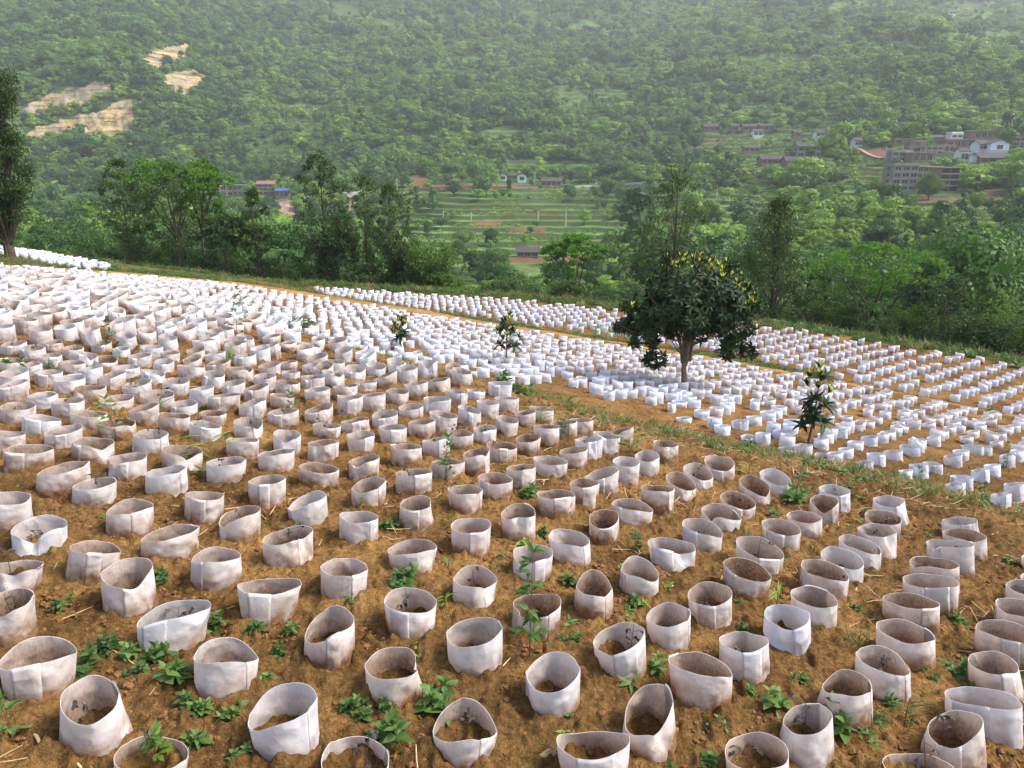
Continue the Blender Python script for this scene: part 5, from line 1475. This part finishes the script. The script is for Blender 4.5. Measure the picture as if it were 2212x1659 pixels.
        C_ = np.array(C_); R_ = np.array(R_)*g.uniform(.6, 1.3, len(C_))
        nl = 34 if kind == 'under' else 8 if kind == 'dense' else 7
        if kind == 'umbrella':
            for i in range(7):
                a = i*.9+g.normal(0, .2); e = np.array([math.cos(a)*w_*.7, math.sin(a)*w_*.6, h*.82]); s0 = at(g.uniform(.6, 1)); m = s0*.5+e*.5+np.array([0, 0, .06*h]); T.tube([s0, m, e], [r0*.5, r0*.33, r0*.15], 6)
                for _ in range(6):
                    c = C_[g.integers(len(C_))]; b = m*.4+e*.6
                    if np.linalg.norm(c-b) < w_: T.tube([b, (b+c)/2+[0, 0, .03*h], c], [r0*.15, r0*.1, r0*.05], 4)
        else:
            for i in range(0, len(C_), 2):
                c = C_[i]; t0 = np.clip((c[2]/h-.22)*.95, .08, .98); b = at(t0); m = b*.5+c*.5+np.array([0, 0, -.02*h]); T.tube([b, m, c], [r0*.35*(1.1-t0), r0*.2*(1.1-t0), r0*.07], 4)
        per = {'feather': 44, 'cone': 64, 'umbrella': 52, 'dense': 120, 'under': 60}[kind]
        blob_leaves(Cn, C_, R_, per, lf*(1.25 if kind == 'umbrella' else 1.), g, .30 if kind == 'umbrella' else .85)
    link('trunk' if kind != 'bamboo' else 'culms', T.mesh('trunk', [tm], True), o)
    link('crown' if kind != 'bamboo' else 'foliage', Cn.mesh('crown', [mat]), o)
    return o
tree('dark dense tree rising at the far left edge with bare trunk foot', 24, 560, 112, 140, 'dense', L_EDGE, 1, lean=-.03, fill=1.8)
tree('loose dark feathery tree left of the wide umbrella tree', 283, 566, 345, 134, 'feather', L_FEA, 2, zover=50)
tree('wide tree with bright flat crown layers at upper left', 372, 568, 342, 250, 'umbrella', L_UMB, 3, zover=52)
tree('dark leafy tree standing inside the wide umbrella crown', 385, 570, 352, 145, 'feather', L_FEA, 33, zover=50)
tree('slender umbrella tree right of the wide one, crown bright green', 452, 575, 338, 130, 'umbrella', L_UMB, 4, zover=53)
tree('small narrow tree before the landslide, left of the curved tree', 566, 588, 405, 67, 'feather', L_FEA, 5, zover=50)
tree('tall loose tree with curved trunk beside the landslide', 690, 604, 332, 125, 'feather', L_FEA, 6, zover=50, fill=1.3)
tree('dark airy tree right of the landslide, left of its twin', 795, 612, 370, 123, 'feather', L_FEA, 7, zover=50, fill=.9)
tree('airy twin tree just left of the bamboo', 868, 618, 395, 117, 'feather', L_FEA, 8, zover=49, fill=.9)
tree('small flat crowned tree under the airy twins', 735, 612, 500, 90, 'umbrella', L_EDGE, 9, zover=49)
tree('low dark umbrella tree beside the small narrow tree', 500, 590, 462, 110, 'umbrella', L_EDGE, 10, zover=50)
tree('feathery bright bamboo clump left of centre at the field edge', 935, 628, 505, 150, 'bamboo', L_BAM, 11, zover=47, cat='bamboo')
tree('dark bamboo clump left of the bright bamboo', 868, 622, 480, 90, 'bamboo', L_EDGE, 12, zover=48, cat='bamboo')
tree('flat crowned tree with forked trunk standing left of the big tree, in the valley', 1222, 650, 497, 135, 'umbrella', L_UMB, 13, zover=50)
tree('thin dark tree rising behind the dark glossy tree', 1434, 690, 362, 160, 'feather', L_FEA, 14, zover=46, fill=1.3)
tree('dark conical tree right of the dark glossy tree', 1682, 706, 425, 175, 'cone', L_FEA, 15, zover=40, fill=1.6)
tree('bright umbrella tree with forked trunk at the right', 1882, 742, 515, 290, 'umbrella', L_UMB, 16, zover=36, fill=1.3)
tree('thin small conifer-like tree by the brown fields at right', 2126, 660, 572, 34, 'cone', L_FEA, 17, zover=60)
tree('dark bushy tree filling the gap right of the glossy tree crown', 1590, 700, 560, 123, 'feather', L_EDGE, 18, zover=44, fill=1.2)
tree('bamboo clump under the bright umbrella tree, left side', 1800, 735, 600, 110, 'bamboo', L_EDGE, 19, zover=38, cat='bamboo')
tree('bamboo clump between the umbrella tree and right edge', 1960, 760, 610, 130, 'bamboo', L_BAM, 20, zover=35, cat='bamboo')
tree('dark small-leaved tree at the right field edge', 2030, 775, 590, 168, 'feather', L_EDGE, 21, zover=33, fill=1.4)
tree('bamboo clump cut by the right edge of the photo', 2170, 800, 585, 170, 'bamboo', L_BAM, 22, zover=32, cat='bamboo', fill=1.3)
tree('lower bamboo clump at the corner of the far plot', 2110, 800, 660, 140, 'bamboo', L_EDGE, 23, zover=31, cat='bamboo', fill=1.2)
tree('slender dark tree between the two right bamboo clumps', 1745, 715, 560, 89, 'feather', L_EDGE, 24, zover=41)
ge = np.random.default_rng(9); k = 0; used_b = set()
for x in list(range(225, 1330, 62))+list(range(1345, 2240, 50)):      # undergrowth below the trees
    if 930 < x < 1400 and k % 2: k += 1; continue
    x = x+ge.normal(0, 12); P = None
    yb_ = np.interp(x, [200, 700, 1130, 1617, 1895, 2212], [578, 628, 654, 709, 751, 806]); hp = ge.uniform(30, 75)*np.interp(x, [200, 1100, 1300, 1600, 2200], [1.1, .8, .65, 1.2, 1.9])
    Zb = np.interp(x, [200, 700, 1130, 1617, 1895, 2212], [52, 48, 43, 37, 33, 29])+ge.uniform(0, 4); pc = round(x/22.12)
    tree(f'dark shrub at the field edge, {pc}% across the photo', x, yb_+4, yb_-hp, ge.uniform(75, 120), 'under', [L_EDGE, L_FEA, L_BAM, L_EDGE, L_FEA][k % 5], 200+k, zover=float(Zb), cat='shrub', name='shrub', group='shrubs along the field edge'); k += 1
tree('round dark tree hiding the middle of the big village blocks', 2006, 428, 378, 56, 'dense', L_MID, 41, cat='tree')
for (x, yb_, yt, w_, lab) in ((1060,528,495,30,'small round tree alone on the central terraces'),(990,545,520,34,'dark bush tree on the lower central terraces'),(1075,575,540,60,'dark round tree below the long roofed valley house'),(922,505,478,18,'narrow dark tree left of the terraces'),(2200,400,330,60,'round tree right of the white gabled house'),(1100,412,385,10,'small tree right of the pale farm wall'),(1750,345,322,16,'small dark tree in front of the grey house')):
    tree(lab, x, yb_, yt, w_, 'dense', L_MID, 300+x, cat='tree')

# ------------------------------------------------------------ ground cover, straw, clods
def proto(name, items):
    col = bpy.data.collections.new(name)
    for i, me in enumerate(items): o = bpy.data.objects.new(f'{name}_{i:02d}', me); col.objects.link(o)
    return col
def p_weed(seed, k, m):
    g = np.random.default_rng(seed); a = np.arange(k)*2.4+g.normal(0, .2, k); el = g.uniform(.1, .9, k)
    V, Q = leaves(np.c_[g.normal(0, .12, (k, 2)), g.uniform(0, .3, k)], np.c_[np.cos(a)*np.cos(el), np.sin(a)*np.cos(el), np.sin(el)], g.uniform(.35, .7, k), g.uniform(.07, .13, k), .4, .25)
    return npmesh('weed_leafage', V, Q, None, [m])
def p_grass(seed, k, m, w_=.02):
    g = np.random.default_rng(seed); a = g.uniform(0, 6.28, k); q = g.uniform(.1, .6, k)
    V, Q = leaves(np.c_[g.normal(0, .22, (k, 2)), np.zeros(k)], np.c_[np.cos(a)*q, np.sin(a)*q, np.ones(k)], g.uniform(.4, 1.05, k), w_, .5, .2)
    return npmesh('grass_blades', V, Q, None, [m])
def p_clod(seed):
    g = np.random.default_rng(seed); V = []; n = 8
    for i, ph in enumerate([.05, .6, 1.1, 1.7, 2.4, 3.1]):
        a = np.arange(n)*6.283/n; r = math.sin(ph)*g.uniform(.5, 1.3, n)*.5; V.append(np.c_[r*np.cos(a), r*np.sin(a), math.cos(ph)*.36*g.uniform(.6, 1.35, n)])
    Q = [(i*n+k, i*n+(k+1) % n, i*n+n+(k+1) % n, i*n+n+k) for i in range(5) for k in range(n)]
    return npmesh('clod_lump', np.concatenate(V), Q, None, [M_CLOD], smooth=False)
def p_straw(seed, n):
    g = np.random.default_rng(seed); A = Acc()
    for _ in range(n):
        a = g.uniform(0, 6.28); p = np.r_[g.normal(0, .25, 2), g.uniform(.01, .05)]; d = np.array([math.cos(a), math.sin(a), g.normal(0, .08)])*g.uniform(.2, .5); A.tube([p-d, p+g.normal(0, .02, 3), p+d], [.011, .015, .008], 4)
    return A.mesh('straw_bits', [M_STRAW], True)
M_DRYG = leafmat('dry_grass_blades', (.14, .115, .04), (.34, .26, .10), trans=.3, inst=True, big=2)
M_GRS = leafmat('green_grass_blades', (.040, .080, .016), (.12, .18, .04), trans=.35, inst=True, big=1)
WEEDS = proto('small_weed', [p_weed(i, 9+i, [M_WEED, M_GRS, M_WEED2, M_WEED][i]) for i in range(4)])
GRASS = proto('grass_tuft_proto', [p_grass(1, 26, M_GRS), p_grass(2, 22, M_GRS, .03), p_grass(3, 22, M_DRYG), p_weed(9, 12, M_WEED)])
CLODS = proto('soil_clod_proto', [p_clod(i) for i in range(5)]); STRAWS = proto('straw_proto', [p_straw(i, n) for i, n in enumerate((1, 1, 2, 5))])
HAVE = np.array([s['c'][:2] for s in SL])
def clear(x, y, r=.17):
    k = np.ones(len(x), bool)
    for c in HAVE: k &= (np.abs(x-c[0]) > r) | (np.abs(y-c[1]) > r)
    return k
def cloud(n, y0, y1, seed, p=1.0):
    g = np.random.default_rng(seed); y = y0+(y1-y0)*g.uniform(0, 1, n)**p; x = y*g.uniform(-.82, .82, n); return g, x, y
def put(name, label, x, y, g, sc, idx, col, flat=False, dz=0.):
    n = len(x); z = ground_z(x, y)+dz
    scatter(name, np.c_[x, y, z], idx, np.c_[g.normal(0, .1, n), g.normal(0, .1, n), g.uniform(0, 6.28, n)], np.c_[sc, sc, sc], col, label)
# clods
g, x, y = cloud(42000, 2.2, 13, 1, 1.0); k = clear(x, y, .13); x, y = x[k], y[k]
k = fbm(x*.9, y*.9, 3, 131) > -.35; x, y = x[k], y[k]; n = len(x)
put('soil_clods', 'loose orange-brown soil clods on the tilled ground', x, y, g, np.exp(g.normal(-4.2, .55, n)).clip(.005, .045), g.integers(0, 5, n), CLODS, dz=.004)
# small weeds in the near plot and on the bank
g, x, y = cloud(700, 2.6, 17, 2); k = clear(x, y) & (y < yb(E1, x)) & (fbm(x*.7, y*.7, 2, 133) > .0); x, y = x[k], y[k]; n = len(x)
put('small_weeds', 'tiny weeds sprouting among the sleeves', x, y, g, np.exp(g.normal(-2.7, .4, n)), g.integers(0, 4, n), WEEDS, dz=.005)
g, x, y = cloud(26000, 5, 34, 3); k = (y > yb(E1, x)+.1) & (y < yb(N2, x)-.1) & (fbm(x*.9, y*.9, 3, 135) > -.12) & clear(x, y); x, y = x[k], y[k]; n = len(x)
ix = np.where(g.uniform(0, 1, n) < .35, 2, g.integers(0, 4, n)); put('bank_weeds', 'mixed weeds and dry grass on the bank between the plots', x, y, g, g.uniform(.05, .17, n), ix, GRASS)
g, x, y = cloud(60000, 8, 60, 4); pt = path_t(x, y); k = (y-yb(F2, x) > 2.4) & (pt < 1.0) & (x > -24) & ~((x < -16) & (y > 40)); x, y = x[k], y[k]; n = len(x)
put('strip_grass', 'green strip of grass and weeds beside the dirt path', x, y, g, g.uniform(.10, .22, n), np.where(fbm(x*.4, y*.4, 2, 137) > .15, 2, g.integers(0, 4, n)), GRASS)
g, x, y = cloud(40000, 18, 70, 5); d = y-yb(F3, x); k = (d > .2) & (d < 3.5) & (g.uniform(0, 1, len(x)) < .75); x, y = x[k], y[k]; n = len(x)
put('edge_grass', 'tall rough grass along the far field edge', x, y, g, g.uniform(.2, .5, n), np.where(g.uniform(0, 1, n) < .18, 2, g.choice([0, 1, 3], n)), GRASS)
g, x, y = cloud(7000, 2.4, 16, 6); bank = (y > yb(E1, x)-.3) & (y < yb(N2, x)+.2); k = clear(x, y, .12) & (bank | (g.uniform(0, 1, len(x)) < .035) | ((fbm(x*.6, y*.6, 2, 139) > .28) & (g.uniform(0, 1, len(x)) < .3))); x, y = x[k], y[k]; n = len(x)
put('straw_litter', 'dry straw and stalk pieces lying on the soil', x, y, g, g.uniform(.08, .28, n), g.choice([0, 1, 2, 3], n, p=[.4, .3, .2, .1]), STRAWS, dz=.012)
P, Z = pick(1187, 1640); A = Acc(); g = np.random.default_rng(4)
st = p_clod(77); st.materials.clear(); st.materials.append(M_STONE); o = link('stone', st, None, P+[0, 0, .015]); o.scale = (.085, .07, .085)
tag(o, 'tan stone lying beside the low wide sleeve at the bottom', 'stone')
for i, (x, y, L, a, lab) in enumerate(((640,1432,62,-.55,'dry stick lying left of a tall stained sleeve, lower left'),(75,1600,120,-.75,'long dry stalk lying in the bottom left corner'),(155,1640,110,-.7,'dry stalk below the leaning sleeve at bottom left'),(120,1608,60,-.3,'short dry stalk beside the bottom left sleeve foot'),
    (1850,1278,50,1.0,'pale bent stalk between two rows at right'),(785,1600,60,.6,'dry stalk in the soil left of the bottom centre weed'),(1455,1262,36,1.2,'standing dry stalk stump right of centre'),(2030,1098,40,-.5,'dry stalk on the bank at right'),(1560,1020,60,.8,'dry leaning stalks at the bank, left of a loose sleeve'))):
    P, Z = pick(x, min(y, 1690)); l = L*Z/F; g = np.random.default_rng(i); d = np.array([math.cos(a), math.sin(a), 0])*l/2
    A = Acc(); A.tube([-d+[0, 0, .012], d*.1+[g.normal(0, .01), g.normal(0, .01), .016], d+[0, 0, .014]], [.006, .0075, .005], 6)
    tag(link('dry_stalk', A.mesh('dry_stalk', [M_STRAW], True), None, P), lab, 'dry stalk')
